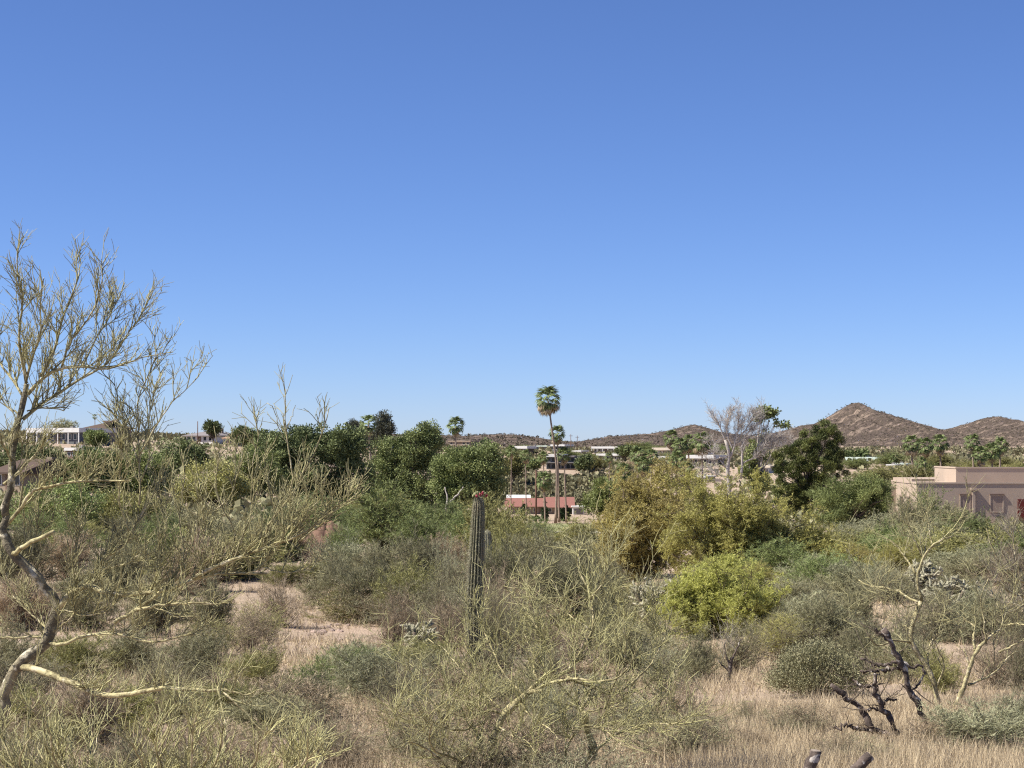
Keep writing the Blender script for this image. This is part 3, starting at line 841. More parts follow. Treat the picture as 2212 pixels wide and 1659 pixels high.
# left ridge
H_("ridge_house", "long low house with white flat roof on the left ridge", 54, 184, 924.5, 957, 330, 9, 'bluegrey', 'flat', 'white', 7, fascia=.8, over=.8, posts=6, win_h=1.1)
H_("ridge_house", "brown hip-roofed house above the long white-roofed house", 176, 238, 908, 945, 362, 8, 'tan', 'hip', 'brown_roof', 3, rise=1.5)
H_("ridge_house", "small shed with bright white roof below the left ridge", 139, 170, 967, 988, 260, 4, 'brown_wall', 'flat', 'white', 1, fascia=.42, over=.3)
H_("ridge_house", "grey hip-roofed house on the skyline left of the round tree", 392, 470, 927, 954, 380, 9, 'white', 'hip', 'grey_roof', 4, rise=1.3)
H_("ridge_house", "small house with tan roof right of the grey hip-roofed house", 482, 508, 936, 958, 370, 6, 'cream', 'hip', 'tan_roof', 2, rise=.9)
H_("ridge_house", "brown gable-roofed house hidden behind the left palo verde trunk", -30, 66, 992, 1062, 185, 9, 'tan', 'gable', 'brown_roof', 2, rise=1.3)
H_("slope_house", "orange-walled house behind the leaning palm with shaggy skirt", 786, 814, 957, 976, 620, 6, 'tan_roof', 'flat', 'grey_roof', 2, fascia=.3)
H_("slope_house", "small white house right of the shaggy palm", 814, 838, 949.5, 966, 640, 6, 'white', 'flat', 'cream', 2, fascia=.6)
H_("slope_house", "wide tan flat-roofed house behind the lone palm", 968, 1018, 952, 970, 950, 8, 'tan', 'flat', 'tan', 4, fascia=.6)
# right flats
H_("metal_shed", "long shed with pale green metal roof below the pointed hill", 1829, 1900, 987.5, 1002, 465, 8, 'white', 'flat', 'green_roof', 4, fascia=.95)
H_("mobile_home", "white mobile home left of the three tall palms by the adobe house", 1919, 1930, 1003, 1012, 400, 4, 'white', 'flat', 'white', 1, fascia=.25)
H_("mobile_home", "white trailer with pale blue roof left of the three palms", 1931, 1955, 1001, 1014, 415, 4, 'white', 'flat', 'green_roof', 2, fascia=.25)
H_("mobile_home", "low white roofed home just left of the adobe house parapet", 1918, 1942, 1023, 1034, 350, 4, 'tan', 'flat', 'white', 1, fascia=.4)
H_("mobile_home", "cream cottage between the second and third palm by the adobe house", 2004, 2015, 1009, 1020, 390, 4, 'cream', 'flat', 'cream', 1, fascia=.3)

# poles
def pole(label, px, py0, py1, d, r=.12, cross=True):
    b = gp(px, d); b[2] = min(b[2], -(py1 - HY) / F * d) - .2
    h = -(py0 - HY) / F * d - b[2]
    t = thing("utility_pole", label, "pole", b)
    mb = MB(); tubes(mb, np.array([[(0, 0, 0), (0, 0, h * .5), (0, 0, h)]], float), np.array([[r, r * .9, r * .75]]), 8)
    link("shaft", mb.mesh("shaft", True), M['pole'], t)
    if cross: link("crossarm", MB().box(-.7, .7, -.06, .06, h - .7, h - .55).mesh("crossarm"), M['pole'], t)
pole("bare dark pole among the tall palms, without a crown", 1158, 1016, 1118, 372, .2, False)
pole("thin pole on the far ridge right of the tall palms", 1233, 938, 958, 700, .13)
pole("second thin pole on the far ridge right of the tall palms", 1247, 941, 958, 720, .13)
pole("short dark pole on the left skyline beside the grey roof", 427, 910, 945, 372, .1, False)

# ------------------------------------------------------------------ palms
def frond_mesh(seed, dead=False):
    r = np.random.default_rng(seed)
    mb = MB()
    pet = .44
    mb.add([(0, -.012, 0), (0, .012, 0), (pet, .009, .01), (pet, -.009, .01)], np.array([(0, 1, 2, 3)]), .2)
    n = 11
    for k in range(n):
        a = math.radians(-64 + 128 * k / (n - 1) + r.uniform(-4, 4))
        L = .56 * (1 - .25 * abs(k - 5) / 5) * r.uniform(.9, 1.1)
        fold = .03 if k % 2 else -.01
        dx, dy = math.cos(a), math.sin(a)
        w = .050
        m_ = np.array([pet + dx * L * .6, dy * L * .6, -.02 + fold])
        tip = np.array([pet + dx * L * (.82 if dead else .92), dy * L * (.8 if dead else .92), -.16 - r.uniform(0, .14) - (.1 if dead else 0)])
        s_ = np.array([-dy, dx, 0]) * w
        b_ = np.array([pet, 0, 0])
        mb.add([b_, m_ - s_, m_ + s_, tip], np.array([(0, 1, 2), (1, 3, 2)]), r.uniform(0, 1))
    return mb.mesh("dead_frond" if dead else "frond")
FR = [frond_mesh(i) for i in range(4)]
FD = [frond_mesh(20 + i, True) for i in range(3)]

def palm(label, base_px, d, cpx, cpy, rpx, live=26, dead=12, tr=.2, name="fan_palm", group="tall fan palms", skirt=-62, py_base=None, bend=0.0):
    b = gp(base_px, d); b[2] -= .1
    c = at(cpx, cpy, d) - b
    R = rpx / F * d * 1.14
    t = thing(name, label, "palm tree", b, group)
    top = c + np.array([0, 0, -R * .1])
    mid = top * .45 + np.array([bend, 0, 0])
    P = resample([np.zeros(3), top * .08 + np.array([bend * .25, 0, 0]), mid, top], 14)
    rad = np.linspace(tr, tr * .62, 14); rad[0] *= 1.5; rad[1] *= 1.15
    mb = MB(); tubes(mb, P[None], rad[None], 9)
    link("trunk", mb.mesh("trunk", True), M['palm_trunk'], t)
    ga = 2.39996
    live = int(live * 1.05)
    for k in range(live):
        f = k / max(live - 1, 1)
        el = math.radians(84 - 126 * f ** .8 + rng.uniform(-9, 9))
        link("frond", FR[k % 4], M['frond'], t, loc=top + UP * R * .12 * (1 - f), rot=(rng.uniform(-.5, .5), -el, k * ga + rng.uniform(-.2, .2)), scale=(R * rng.uniform(.92, 1.12),) * 3)
    for k in range(dead):
        el = math.radians(skirt + rng.uniform(-22, 26))
        link("dead_frond", FD[k % 3], M['frond_dead'], t, loc=top - UP * R * (.05 + .3 * k / max(dead, 1)), rot=(rng.uniform(-.4, .4), -el, k * ga * 1.7), scale=(R * rng.uniform(.75, 1.05),) * 3)
    return t
palm("tallest fan palm, its crown high above the skyline", 1200, 376, 1184, 862, 30, 30, 26, .26, skirt=-28, bend=1.0)
palm("second tallest fan palm just right of the tallest one", 1208, 380, 1204, 936, 19, 28, 8, .2)
palm("fan palm with crown in front of the arched house, right of the two tallest", 1224, 380, 1218, 981, 18, 26, 10, .2)
palm("short fan palm with green crown before the red-roofed house", 1178, 372, 1175, 1038, 20, 26, 6, .2, skirt=-70)
palm("slim fan palm with small crown at the left end of the palm row", 1103, 384, 1105, 974, 13, 22, 5, .14)
palm("slim fan palm with dark crown second from the left in the palm row", 1137, 386, 1135, 984, 14, 22, 8, .14)
palm("fan palm whose crown overlaps the left side of the arched house", 1176, 392, 1174, 988, 14, 22, 6, .15)
palm("lone fan palm rising above the cottonwoods against the sky", 986, 330, 984, 919, 20, 28, 8, .2)
palm("fan palm with thick shaggy skirt beside the grey pines", 806, 300, 796, 914, 21, 24, 34, .24, skirt=-70)
palm("leftmost of three tall palms behind the adobe house", 1974, 330, 1968, 959, 21, 24, 18, .2, skirt=-50)
palm("middle of three tall palms behind the adobe house", 1999, 335, 1997, 963, 21, 24, 20, .2, skirt=-50)
palm("rightmost of three tall palms behind the adobe house", 2034, 340, 2030, 957, 21, 24, 16, .2, skirt=-50)
palm("small green palm between the left two of the three tall palms", 1990, 320, 1989, 999, 15, 22, 3, .15)
palm("upper left palm of the palm cluster over the adobe roof", 2104, 330, 2101, 954, 19, 26, 8, .2)
palm("leaning low palm of the cluster over the adobe roof", 2118, 326, 2117, 982, 19, 26, 10, .2)
palm("middle palm of the cluster over the adobe roof", 2144, 328, 2143, 974, 21, 28, 6, .22)
palm("upper right palm of the cluster over the adobe roof", 2161, 334, 2160, 963, 20, 28, 6, .2)
palm("tiny dark palm above the white mobile homes", 1930, 410, 1928, 991, 10, 20, 2, .12)
palm("dark short palm left of the pale green shed", 1812, 400, 1812, 1004, 11, 20, 4, .12)
palm("upper left palm of the thicket left of the bleached tree", 1452, 300, 1450, 946, 19, 26, 14, .2, group="palm thicket")
palm("ivy-wrapped middle palm of the thicket left of the bleached tree", 1472, 296, 1470, 962, 19, 30, 8, .3, group="palm thicket")
palm("upper right palm of the thicket, with pale drooping fronds", 1489, 304, 1487, 955, 18, 26, 14, .2, group="palm thicket")
palm("feathery pale palm touching the bleached dead tree", 1519, 300, 1516, 955, 24, 24, 26, .16, group="palm thicket", skirt=-40)
palm("low green palm at the foot of the right palm thicket", 1462, 290, 1461, 994, 20, 26, 6, .25, group="palm thicket")
palm("lowest palm of the right thicket above the golden tree", 1484, 286, 1482, 1014, 19, 26, 8, .22, group="palm thicket")
palm("topmost palm of the left thicket above the golden tree", 1378, 285, 1377, 982, 19, 28, 6, .2, group="palm thicket")
palm("right palm of the left thicket above the golden tree", 1410, 285, 1408, 988, 18, 26, 10, .2, group="palm thicket")
palm("middle palm of the left thicket, with pale skirt", 1390, 280, 1389, 1004, 20, 26, 12, .22, group="palm thicket")
palm("lowest left palm of the left thicket above the golden tree", 1348, 275, 1347, 1021, 22, 28, 10, .25, group="palm thicket")
palm("small dark palm before the white-roofed grey hillside house", 1317, 430, 1316, 988, 11, 20, 5, .14)
palm("dark slender palm at the foot of the ivy-covered tree", 1640, 260, 1640, 1022, 16, 22, 14, .2, skirt=-75)
palm("young stemless palm with arching fronds beside the pond", 1158, 262, 1158, 1132, 20, 24, 2, .12, name="young_palm", group=None)
palm("tiny palm on the left skyline above the brown hip roof", 205, 380, 205, 900, 6, 16, 2, .1)

# ------------------------------------------------------------------ large trees
lobed_tree("cottonwood_tree", "dark green cottonwood left of the shaggy palm", 680, 225, [(700, 985, 75, 62), (640, 960, 50, 42), (600, 985, 55, 50), (745, 960, 45, 38), (760, 1040, 45, 60), (650, 1060, 95, 60), (690, 1105, 90, 40)], 'dark', 340, 190, .80, (.18, .36), (.12, .24), trunk_r=.4)
lobed_tree("cottonwood_tree", "bright green cottonwood with pointed top beside the lone palm", 870, 255, [(905, 965, 48, 46), (925, 940, 26, 24), (855, 985, 45, 42), (830, 1020, 42, 46), (890, 1030, 62, 58), (850, 1075, 75, 40), (905, 1090, 60, 30)], 'cotton', 320, 190, .76, (.18, .34), (.12, .22), trunk_r=.4)
ct = lobed_tree("cottonwood_tree", "rounded cottonwood with pale forked trunk, nearest the saguaro", 968, 236, [(1000, 1005, 68, 42), (965, 1030, 38, 50), (1045, 1005, 40, 48), (1050, 1055, 34, 50), (1005, 1055, 60, 42), (975, 1080, 30, 22)], 'cotton', 300, 190, .70, (.17, .32), (.11, .21), trunk_r=.25)
bb = np.array(ct.location)
for pts in ([(956, 1130), (961, 1108), (968, 1090), (965, 1072), (961, 1052)], [(967, 1091), (979, 1078), (987, 1070), (1001, 1052)]):
    P, R = limb(pts, 231.6, 232.2, 2.6, 1.1, 10, .06)
    mb = MB(); tubes(mb, (P - bb)[None], R[None], 7)
    link("pale_limb", mb.mesh("pale_limb", True), M['dead_white'], ct)
lobed_tree("pine_tree", "tall grey-green pine right of the shaggy palm", 828, 332, [(826, 905, 14, 14), (832, 925, 22, 18), (820, 945, 24, 16)], 'pine_grey', 110, 46, .55, (.3, .6), (.1, .2), trunk_r=.25, upd=.5)
lobed_tree("pine_tree", "small grey-green pine left of the shaggy palm", 768, 330, [(766, 918, 12, 10), (772, 934, 20, 14)], 'pine_grey', 60, 46, .5, (.3, .6), (.1, .2), trunk_r=.2, upd=.5)
lobed_tree("round_tree", "round green tree on the left skyline beside the grey roof", 460, 366, [(457, 922, 17, 12), (462, 928, 14, 10)], 'dark', 60, 40, .45, (.3, .5), (.2, .3), trunk_r=.2)
lobed_tree("shade_tree", "broad dark tree on the left skyline right of the tan roof", 545, 350, [(522, 940, 22, 16), (552, 948, 28, 16), (580, 950, 24, 14)], 'dark', 110, 40, .6, (.3, .6), (.2, .4), trunk_r=.25)
lobed_tree("pale_tree", "pale leafless-looking tree above the long white roof", 140, 350, [(140, 920, 24, 10)], 'scrub_sage', 50, 40, .5, (.3, .6), (.08, .16), trunk_r=.15)
lobed_tree("round_bush", "round green bush before the brown hip-roofed house", 206, 318, [(206, 945, 23, 14)], 'scrub_green', 70, 40, .45, (.25, .45), (.15, .3), trunk_r=.15)
for px, py, rx_, ry_, d, mt, lab in ((60, 1000, 70, 40, 200, 'dark', "dark tree behind the upper trunk of the left palo verde"), (190, 1010, 60, 45, 190, 'scrub_green', "olive tree below the small white-roofed shed"), (300, 1020, 70, 50, 195, 'mesquite', "mesquite tree left of the brown scrub on the left slope"), (390, 985, 50, 35, 250, 'dark', "dark tree below the grey hip-roofed house"), (460, 1040, 75, 45, 180, 'scrub_olive', "olive tree behind the fine twigs of the left palo verde"), (545, 1010, 60, 45, 215, 'mesquite', "mesquite tree just left of the dark cottonwood"), (130, 1085, 90, 45, 130, 'scrub_green', "wide green mesquite behind the left palo verde fork"), (280, 1100, 85, 40, 135, 'scrub_olive', "wide olive mesquite in the middle of the left slope")):
    lobed_tree("mesquite_tree", lab, px, d, [(px, py, rx_, ry_), (px - rx_ * .5, py + ry_ * .4, rx_ * .6, ry_ * .7), (px + rx_ * .5, py + ry_ * .3, rx_ * .6, ry_ * .8)], mt, 170, 90, d * .0028, (d * .0009, d * .002), (d * .0004, d * .0008), trunk_r=.2)
lobed_tree("pine_tree", "big dense pine with yellow-green needles right of centre", 1750, 182, [(1785, 945, 30, 28), (1755, 950, 32, 24), (1798, 985, 24, 34), (1735, 985, 42, 34), (1770, 1010, 45, 34), (1710, 1040, 44, 40), (1760, 1060, 48, 40), (1700, 1075, 36, 30), (1740, 1095, 50, 22), (1690, 1000, 22, 24)], 'pine', 230, 240, .34, (.16, .32), (.05, .09), trunk_r=.3, shell=.6, quad=False, upd=.5)
lobed_tree("mesquite_tree", "broad grey-green mesquite between the pine and the adobe house", 1845, 142, [(1840, 1075, 78, 40), (1880, 1065, 45, 36), (1800, 1095, 45, 38), (1850, 1110, 80, 34)], 'mesquite', 200, 190, .40, (.15, .36), (.03, .06), trunk_r=.22, quad=False, shell=.6)
def plume_tree(name, label, px, d, tips, mat, l1=(16, .5, 1.3), l2=(7, .3, .75), l3=(5, .15, .4), nl=46000, ll=(.08, .20), lw=(.028, .052), r=.09, dep=1.6, cat="tree", mat_t='wood_dark'):
    """feathery tree: limbs run to the tips, branchlets and fine leaves grow from them"""
    base = gp(px, d); base[2] -= .05
    t = thing(name, label, cat, base)
    P = []; Rr = []
    for k, (tx, ty) in enumerate(tips):
        dd = d + rng.uniform(-dep, dep)
        tip = at(tx, ty, d); tip[1] = dd; tip = tip - base
        b0 = np.array([rng.normal() * .25, rng.normal() * .25, 0])
        m1 = b0 + (tip - b0) * np.array([.3, .3, .42]) + rng.normal(size=3) * .12
        m2 = b0 + (tip - b0) * np.array([.68, .68, .78]) + rng.normal(size=3) * .14
        p = resample([b0, m1, m2, tip], 12, .03)
        rad = np.linspace(r, r * .16, 12)
        P.append(p); Rr.append(rad)
        mb = MB(); tubes(mb, p[None], rad[None], 7)
        link("trunk" if k < 3 else "limb", mb.mesh("limb", True), M[mat_t], t)
    P = np.array(P); Rr = np.array(Rr)
    P1, R1 = spawn(P, Rr, l1[0] * len(tips), (l1[1], l1[2]), .8, .25, .5, 6, .5, .010, .28, 1.0, .16, .04)
    P2, R2 = spawn(P1, R1, l2[0] * len(P1), (l2[1], l2[2]), .75, .12, .55, 5, .6, .006, .15, 1.0, .16, 0)
    P3, R3 = spawn(P2, R2, l3[0] * len(P2), (l3[1], l3[2]), .75, .05, .55, 3, .6, .004, .15, 1.0, .16, 0)
    w = MB(); tubes(w, P1, R1, 4, cap=False); tubes(w, P2, R2, 3, cap=False)
    link("branchlets", w.mesh("branchlets", True), M[mat_t], t)["kind"] = "stuff"
    C, T = on_curves(P3, nl, 0, 1)
    Dr = nrm(T * .6 + rand_dir(nl) * .9)
    var = np.clip(rng.random(nl) * .6 + .4 * (np.sin(C[:, 0] * 2.1 + 3) * np.sin(C[:, 2] * 2.7) * .5 + .5), 0, 1)
    f = MB(); slivers(f, C, Dr, rng.uniform(*ll, nl), rng.uniform(*lw, nl), var, True)
    link("crown", f.mesh("crown"), M[mat], t)["kind"] = "stuff"
    return t
plume_tree("golden_tree", "golden yellow palo verde tree, left half of the big yellow thicket", 1400, 97,
    [(1435, 1030), (1475, 1036), (1400, 1050), (1365, 1075), (1340, 1105), (1325, 1145), (1318, 1185), (1330, 1215), (1455, 1075), (1420, 1085), (1380, 1115), (1360, 1160), (1410, 1150), (1450, 1130), (1470, 1180), (1400, 1200), (1360, 1230), (1440, 1215), (1308, 1130), (1302, 1170), (1310, 1212), (1345, 1060)], 'gold', nl=140000, ll=(.07, .17), lw=(.022, .042), dep=2.0)
plume_tree("olive_tree", "broad olive-green palo verde right of the golden tree", 1590, 90,
    [(1520, 1062), (1560, 1056), (1600, 1060), (1635, 1066), (1670, 1085), (1700, 1105), (1730, 1130), (1755, 1165), (1770, 1205), (1500, 1090), (1485, 1130), (1480, 1180), (1490, 1225), (1550, 1100), (1600, 1110), (1650, 1125), (1690, 1160), (1560, 1150), (1620, 1165), (1530, 1190), (1590, 1205), (1660, 1205), (1710, 1215), (1640, 1235), (1550, 1230), (1740, 1235), (1490, 1052), (1462, 1095), (1465, 1145), (1785, 1185), (1790, 1230), (1455, 1200), (1720, 1150), (1580, 1075)], 'olive', nl=190000, ll=(.07, .17), lw=(.022, .042), dep=2.2)
plume_tree("lime_bush", "bright lime-green palo verde bush in front of the olive tree", 1555, 59,
    [(1500, 1265), (1535, 1245), (1575, 1232), (1610, 1240), (1640, 1262), (1660, 1295), (1480, 1290), (1460, 1325), (1470, 1355), (1530, 1290), (1580, 1280), (1620, 1300), (1550, 1330), (1600, 1335), (1640, 1335), (1510, 1345), (1660, 1350), (1445, 1300), (1440, 1345), (1680, 1310), (1555, 1260), (1500, 1310)], 'lime', (14, .3, .8), (7, .18, .45), (5, .1, .25), nl=150000, ll=(.045, .11), lw=(.012, .024), r=.05, dep=1.5, cat="shrub")
lobed_tree("mesquite_tree", "green mesquite right of the palm row by the lawn", 1285, 352, [(1305, 1060, 30, 28), (1290, 1085, 30, 24), (1320, 1085, 22, 30)], 'mesquite', 110, 45, .7, (.35, .7), (.15, .3), trunk_r=.25)
lobed_tree("shade_tree", "dark round tree right of the arched house", 1265, 545, [(1262, 1000, 15, 11), (1254, 1006, 8, 6)], 'dark', 50, 40, .8, (.5, .9), (.3, .6), trunk_r=.3)
lobed_tree("shade_tree", "grey-green tree on the slope below the slim left palms", 1105, 500, [(1106, 1003, 20, 22), (1118, 1010, 12, 14)], 'scrub_olive', 60, 40, .8, (.5, .9), (.2, .4), trunk_r=.25)
lobed_tree("shade_tree", "green tree before the left side of the arched house", 1160, 540, [(1156, 1004, 11, 8), (1146, 1007, 8, 7)], 'cotton', 40, 40, .7, (.5, .8), (.3, .5), trunk_r=.2)
lobed_tree("shade_tree", "dark green tree by the long veranda house", 1352, 600, [(1352, 972, 15, 8), (1340, 974, 10, 6)], 'dark', 40, 40, .8, (.5, .9), (.3, .6), trunk_r=.25)
lobed_tree("shade_tree", "dark green tree above the pale green metal shed", 1860, 470, [(1862, 981, 12, 8), (1835, 983, 8, 6)], 'dark', 50, 40, .6, (.4, .8), (.3, .5), trunk_r=.2)
for i, (px, py0, py1, w, lab) in enumerate(((1132, 1088, 1122, 6, "slim cypress left of the pole before the red roof"), (1177, 1090, 1126, 7, "slim cypress behind the short green palm"), (1214, 1098, 1125, 11, "broad clipped cypress before the right end of the red roof"), (1224, 1092, 1124, 7, "tall cypress touching the broad clipped one"))):
    lobed_tree("cypress_tree", lab, px, 388, [(px, (py0 + py1) / 2, w, (py1 - py0) / 2), (px, py1 - 9, w * 1.05, 11)], 'cypress', 60, 40, .25, (.2, .4), (.1, .2), trunk_r=.12, upd=1.2)

# bleached dead tree
D_ = 240
lm = []
def L_(pts, r0, r1, dens, d0=D_, d1=D_, n=12, wob=.03):
    P, R = limb(pts, d0, d1, r0, r1, n, wob); return (P, R, dens)
base = gp(1577, D_); base[2] -= .1
trunks = [limb([(1577, HY - base[2] / D_ * F), (1576, 1054), (1571, 1012), (1577, 986), (1572, 962), (1566, 950)], D_, D_, 5.0, 2.6, 14, .02)]
lm = [L_([(1577, 990), (1583, 972), (1590, 950), (1596, 925), (1594, 895)], 2.6, .8, 1),
      L_([(1567, 952), (1560, 935), (1552, 915), (1545, 900)], 2.2, .8, 1),
      L_([(1577, 986), (1562, 986), (1545, 994), (1540, 978), (1532, 962)], 1.8, .6, .8),
      L_([(1583, 972), (1570, 940), (1572, 910), (1578, 892)], 2, .6, 1.2),
      L_([(1590, 950), (1610, 930), (1622, 910), (1630, 898)], 1.8, .6, 1.2),
      L_([(1586, 960), (1606, 950), (1628, 940), (1650, 935)], 1.6, .5, .8),
      L_([(1571, 1012), (1560, 1000), (1556, 992)], 1.8, .9, .3),
      L_([(1577, 1030), (1550, 1026), (1530, 1020), (1512, 1030)], 1.2, .5, .5),
      L_([(1600, 1035), (1604, 1000), (1602, 965), (1612, 935), (1640, 915), (1650, 900)], 3.0, .7, .7),
      L_([(1606, 1000), (1640, 985), (1660, 968), (1690, 962)], 1.6, .5, 1.2),
      L_([(1625, 990), (1650, 965), (1675, 948), (1700, 950)], 1.4, .4, 1.2)]
bare_tree("dead_cottonwood", "bleached leafless cottonwood with fan of pale grey twigs", base, trunks, lm, M['dead_white'], M['dead_white'], M['twig_white'],
          [dict(per=3.2, L=(.6, 2.0), spread=.6, up=.45, fwd=.6, n=5, r0=.5, rmin=.022, drift=.05), dict(per=8, L=(.4, 1.2), spread=.7, up=.35, fwd=.6, n=4, r0=.6, rmin=.016), dict(per=4, L=(.3, .7), spread=.8, up=.3, fwd=.6, n=3, r0=.6, rmin=.012)])

lobed_tree("ivy_tree", "half-dead tree with green leafy top and ivy-clad trunk behind the bleached one", 1628, 246, [(1650, 892, 22, 10), (1668, 893, 12, 9), (1688, 915, 14, 9), (1640, 900, 12, 8), (1628, 962, 14, 14), (1635, 985, 18, 18), (1618, 1010, 16, 20), (1640, 1040, 20, 22), (1652, 950, 8, 16)], 'cotton', 130, 40, .4, (.25, .5), (.15, .3), trunk_r=.35, mat_t='dead_white')

# ------------------------------------------------------------------ mid-ground shrubs
ORD = ["first", "second", "third", "fourth", "fifth", "sixth", "seventh", "eighth", "ninth", "tenth", "eleventh", "twelfth", "thirteenth", "fourteenth", "fifteenth", "sixteenth", "seventeenth", "eighteenth", "nineteenth", "twentieth"]
ADJ = {'scrub_grey': 'grey-green', 'scrub_olive': 'olive', 'scrub_brown': 'dry brown', 'scrub_green': 'green', 'scrub_sage': 'pale sage', 'mesquite': 'feathery green', 'gold': 'golden', 'olive': 'yellow-green', 'lime': 'lime'}
def row(where, group, items):
    items = sorted(items, key=lambda q: q[2])
    for k, (shape, mat, px, d, w, top) in enumerate(items):
        shrub(shape, mat, px, d, w, top, "desert_shrub", f"{ADJ[mat]} shrub, {ORD[k]} from the left {where}", "shrub", group)
row("along the scrub edge below the cottonwoods", "far edge shrubs", [
    ('feather', 'mesquite', 845, 130, 185, 1048), ('feather', 'scrub_green', 955, 150, 110, 1088), ('feather', 'scrub_olive', 1060, 118, 130, 1082), ('feather', 'scrub_green', 1000, 140, 90, 1105),
    ('feather', 'scrub_olive', 1125, 112, 120, 1112), ('wispy', 'scrub_green', 780, 150, 90, 1110), ('feather', 'scrub_green', 905, 125, 120, 1120), ('wispy', 'scrub_brown', 965, 110, 90, 1160), ('wispy', 'scrub_grey', 1180, 118, 80, 1155)])
row("beside the adobe house", "shrubs by the adobe house", [
    ('feather', 'scrub_sage', 1905, 122, 120, 1112), ('feather', 'scrub_green', 2008, 122, 100, 1062), ('wispy', 'scrub_grey', 1972, 112, 100, 1078), ('feather', 'scrub_grey', 2062, 118, 90, 1092),
    ('feather', 'scrub_green', 2112, 108, 100, 1112), ('wispy', 'scrub_grey', 2180, 104, 110, 1128), ('feather', 'scrub_green', 1925, 105, 110, 1135), ('feather', 'scrub_green', 2040, 104, 100, 1125), ('wispy', 'scrub_sage', 1830, 112, 110, 1130), ('wispy', 'scrub_grey', 2240, 112, 100, 1120)])
row("in the scrub left of the saguaro", "scrub left of the saguaro", [
    ('wispy', 'scrub_sage', 742, 86, 120, 1172), ('wispy', 'scrub_grey', 830, 84, 140, 1168), ('wispy', 'scrub_grey', 915, 80, 130, 1165), ('loose', 'scrub_sage', 975, 76, 110, 1165), ('wispy', 'scrub_grey', 790, 68, 140, 1205),
    ('wispy', 'scrub_olive', 880, 66, 140, 1218), ('loose', 'scrub_grey', 960, 58, 120, 1235), ('loose', 'scrub_brown', 850, 54, 100, 1280), ('wispy', 'scrub_grey', 730, 72, 90, 1210), ('loose', 'scrub_brown', 955, 50, 110, 1300)])
row("in the dark scrub right of the saguaro", "scrub right of the saguaro", [
    ('wispy', 'scrub_olive', 1085, 92, 150, 1135), ('wispy', 'scrub_grey', 1165, 88, 150, 1152), ('wispy', 'scrub_grey', 1240, 80, 130, 1168), ('wispy', 'scrub_grey', 1115, 70, 150, 1190), ('wispy', 'scrub_grey', 1200, 66, 150, 1205),
    ('wispy', 'scrub_grey', 1285, 66, 120, 1215), ('loose', 'scrub_brown', 1075, 62, 90, 1225), ('loose', 'scrub_sage', 1140, 52, 140, 1275), ('wispy', 'scrub_grey', 1300, 55, 110, 1265), ('loose', 'scrub_grey', 1060, 50, 110, 1270)])
row("right of the lime bush, on the right-hand slope", "right slope scrub", [
    ('wispy', 'scrub_grey', 1710, 66, 130, 1255), ('wispy', 'scrub_sage', 1745, 78, 130, 1205), ('wispy', 'olive', 1790, 92, 130, 1150), ('wispy', 'gold', 1850, 92, 100, 1178), ('wispy', 'scrub_sage', 1850, 72, 130, 1215),
    ('wispy', 'olive', 1925, 84, 110, 1170), ('loose', 'scrub_sage', 1935, 66, 130, 1230), ('wispy', 'scrub_olive', 2010, 88, 120, 1160), ('wispy', 'scrub_grey', 2100, 78, 140, 1195), ('loose', 'scrub_brown', 2180, 72, 130, 1175),
    ('wispy', 'scrub_grey', 1690, 52, 110, 1320), ('wispy', 'scrub_grey', 1780, 50, 150, 1285), ('wispy', 'scrub_grey', 1850, 56, 110, 1262), ('loose', 'scrub_sage', 1960, 48, 120, 1310), ('wispy', 'scrub_sage', 2120, 52, 130, 1265), ('loose', 'scrub_grey', 2200, 50, 120, 1240)])
row("behind the left palo verde, on the bare slope", "left slope scrub", [
    ('wispy', 'scrub_grey', 40, 84, 120, 1135), ('wispy', 'scrub_brown', 140, 90, 120, 1150), ('wispy', 'scrub_grey', 265, 80, 130, 1170), ('wispy', 'scrub_green', 350, 100, 120, 1110), ('wispy', 'scrub_brown', 440, 84, 130, 1155), ('wispy', 'scrub_grey', 520, 95, 120, 1120),
    ('wispy', 'scrub_green', 595, 110, 110, 1100), ('wispy', 'scrub_brown', 60, 60, 130, 1240), ('wispy', 'scrub_grey', 190, 60, 130, 1250), ('wispy', 'scrub_grey', 330, 58, 120, 1255), ('wispy', 'scrub_grey', 450, 60, 110, 1245), ('loose', 'scrub_brown', 600, 64, 110, 1245), ('wispy', 'scrub_green', 690, 130, 70, 1130)])
row("in the near scrub below the left palo verde", "near left scrub", [
    ('wispy', 'scrub_grey', 40, 44, 150, 1345), ('wispy', 'scrub_olive', 160, 42, 150, 1370), ('wispy', 'scrub_grey', 290, 44, 150, 1360), ('wispy', 'scrub_grey', 420, 42, 150, 1365), ('wispy', 'scrub_olive', 560, 40, 140, 1400), ('wispy', 'scrub_green', 700, 38, 150, 1415),
    ('wispy', 'scrub_green', 780, 42, 140, 1395), ('loose', 'scrub_brown', 860, 36, 130, 1430), ('wispy', 'scrub_grey', 640, 33, 150, 1450), ('wispy', 'scrub_olive', 500, 32, 160, 1470), ('loose', 'scrub_brown', 350, 32, 150, 1480), ('wispy', 'scrub_grey', 200, 31, 150, 1480), ('wispy', 'scrub_olive', 60, 30, 150, 1490), ('loose', 'scrub_brown', 720, 28, 150, 1540)])
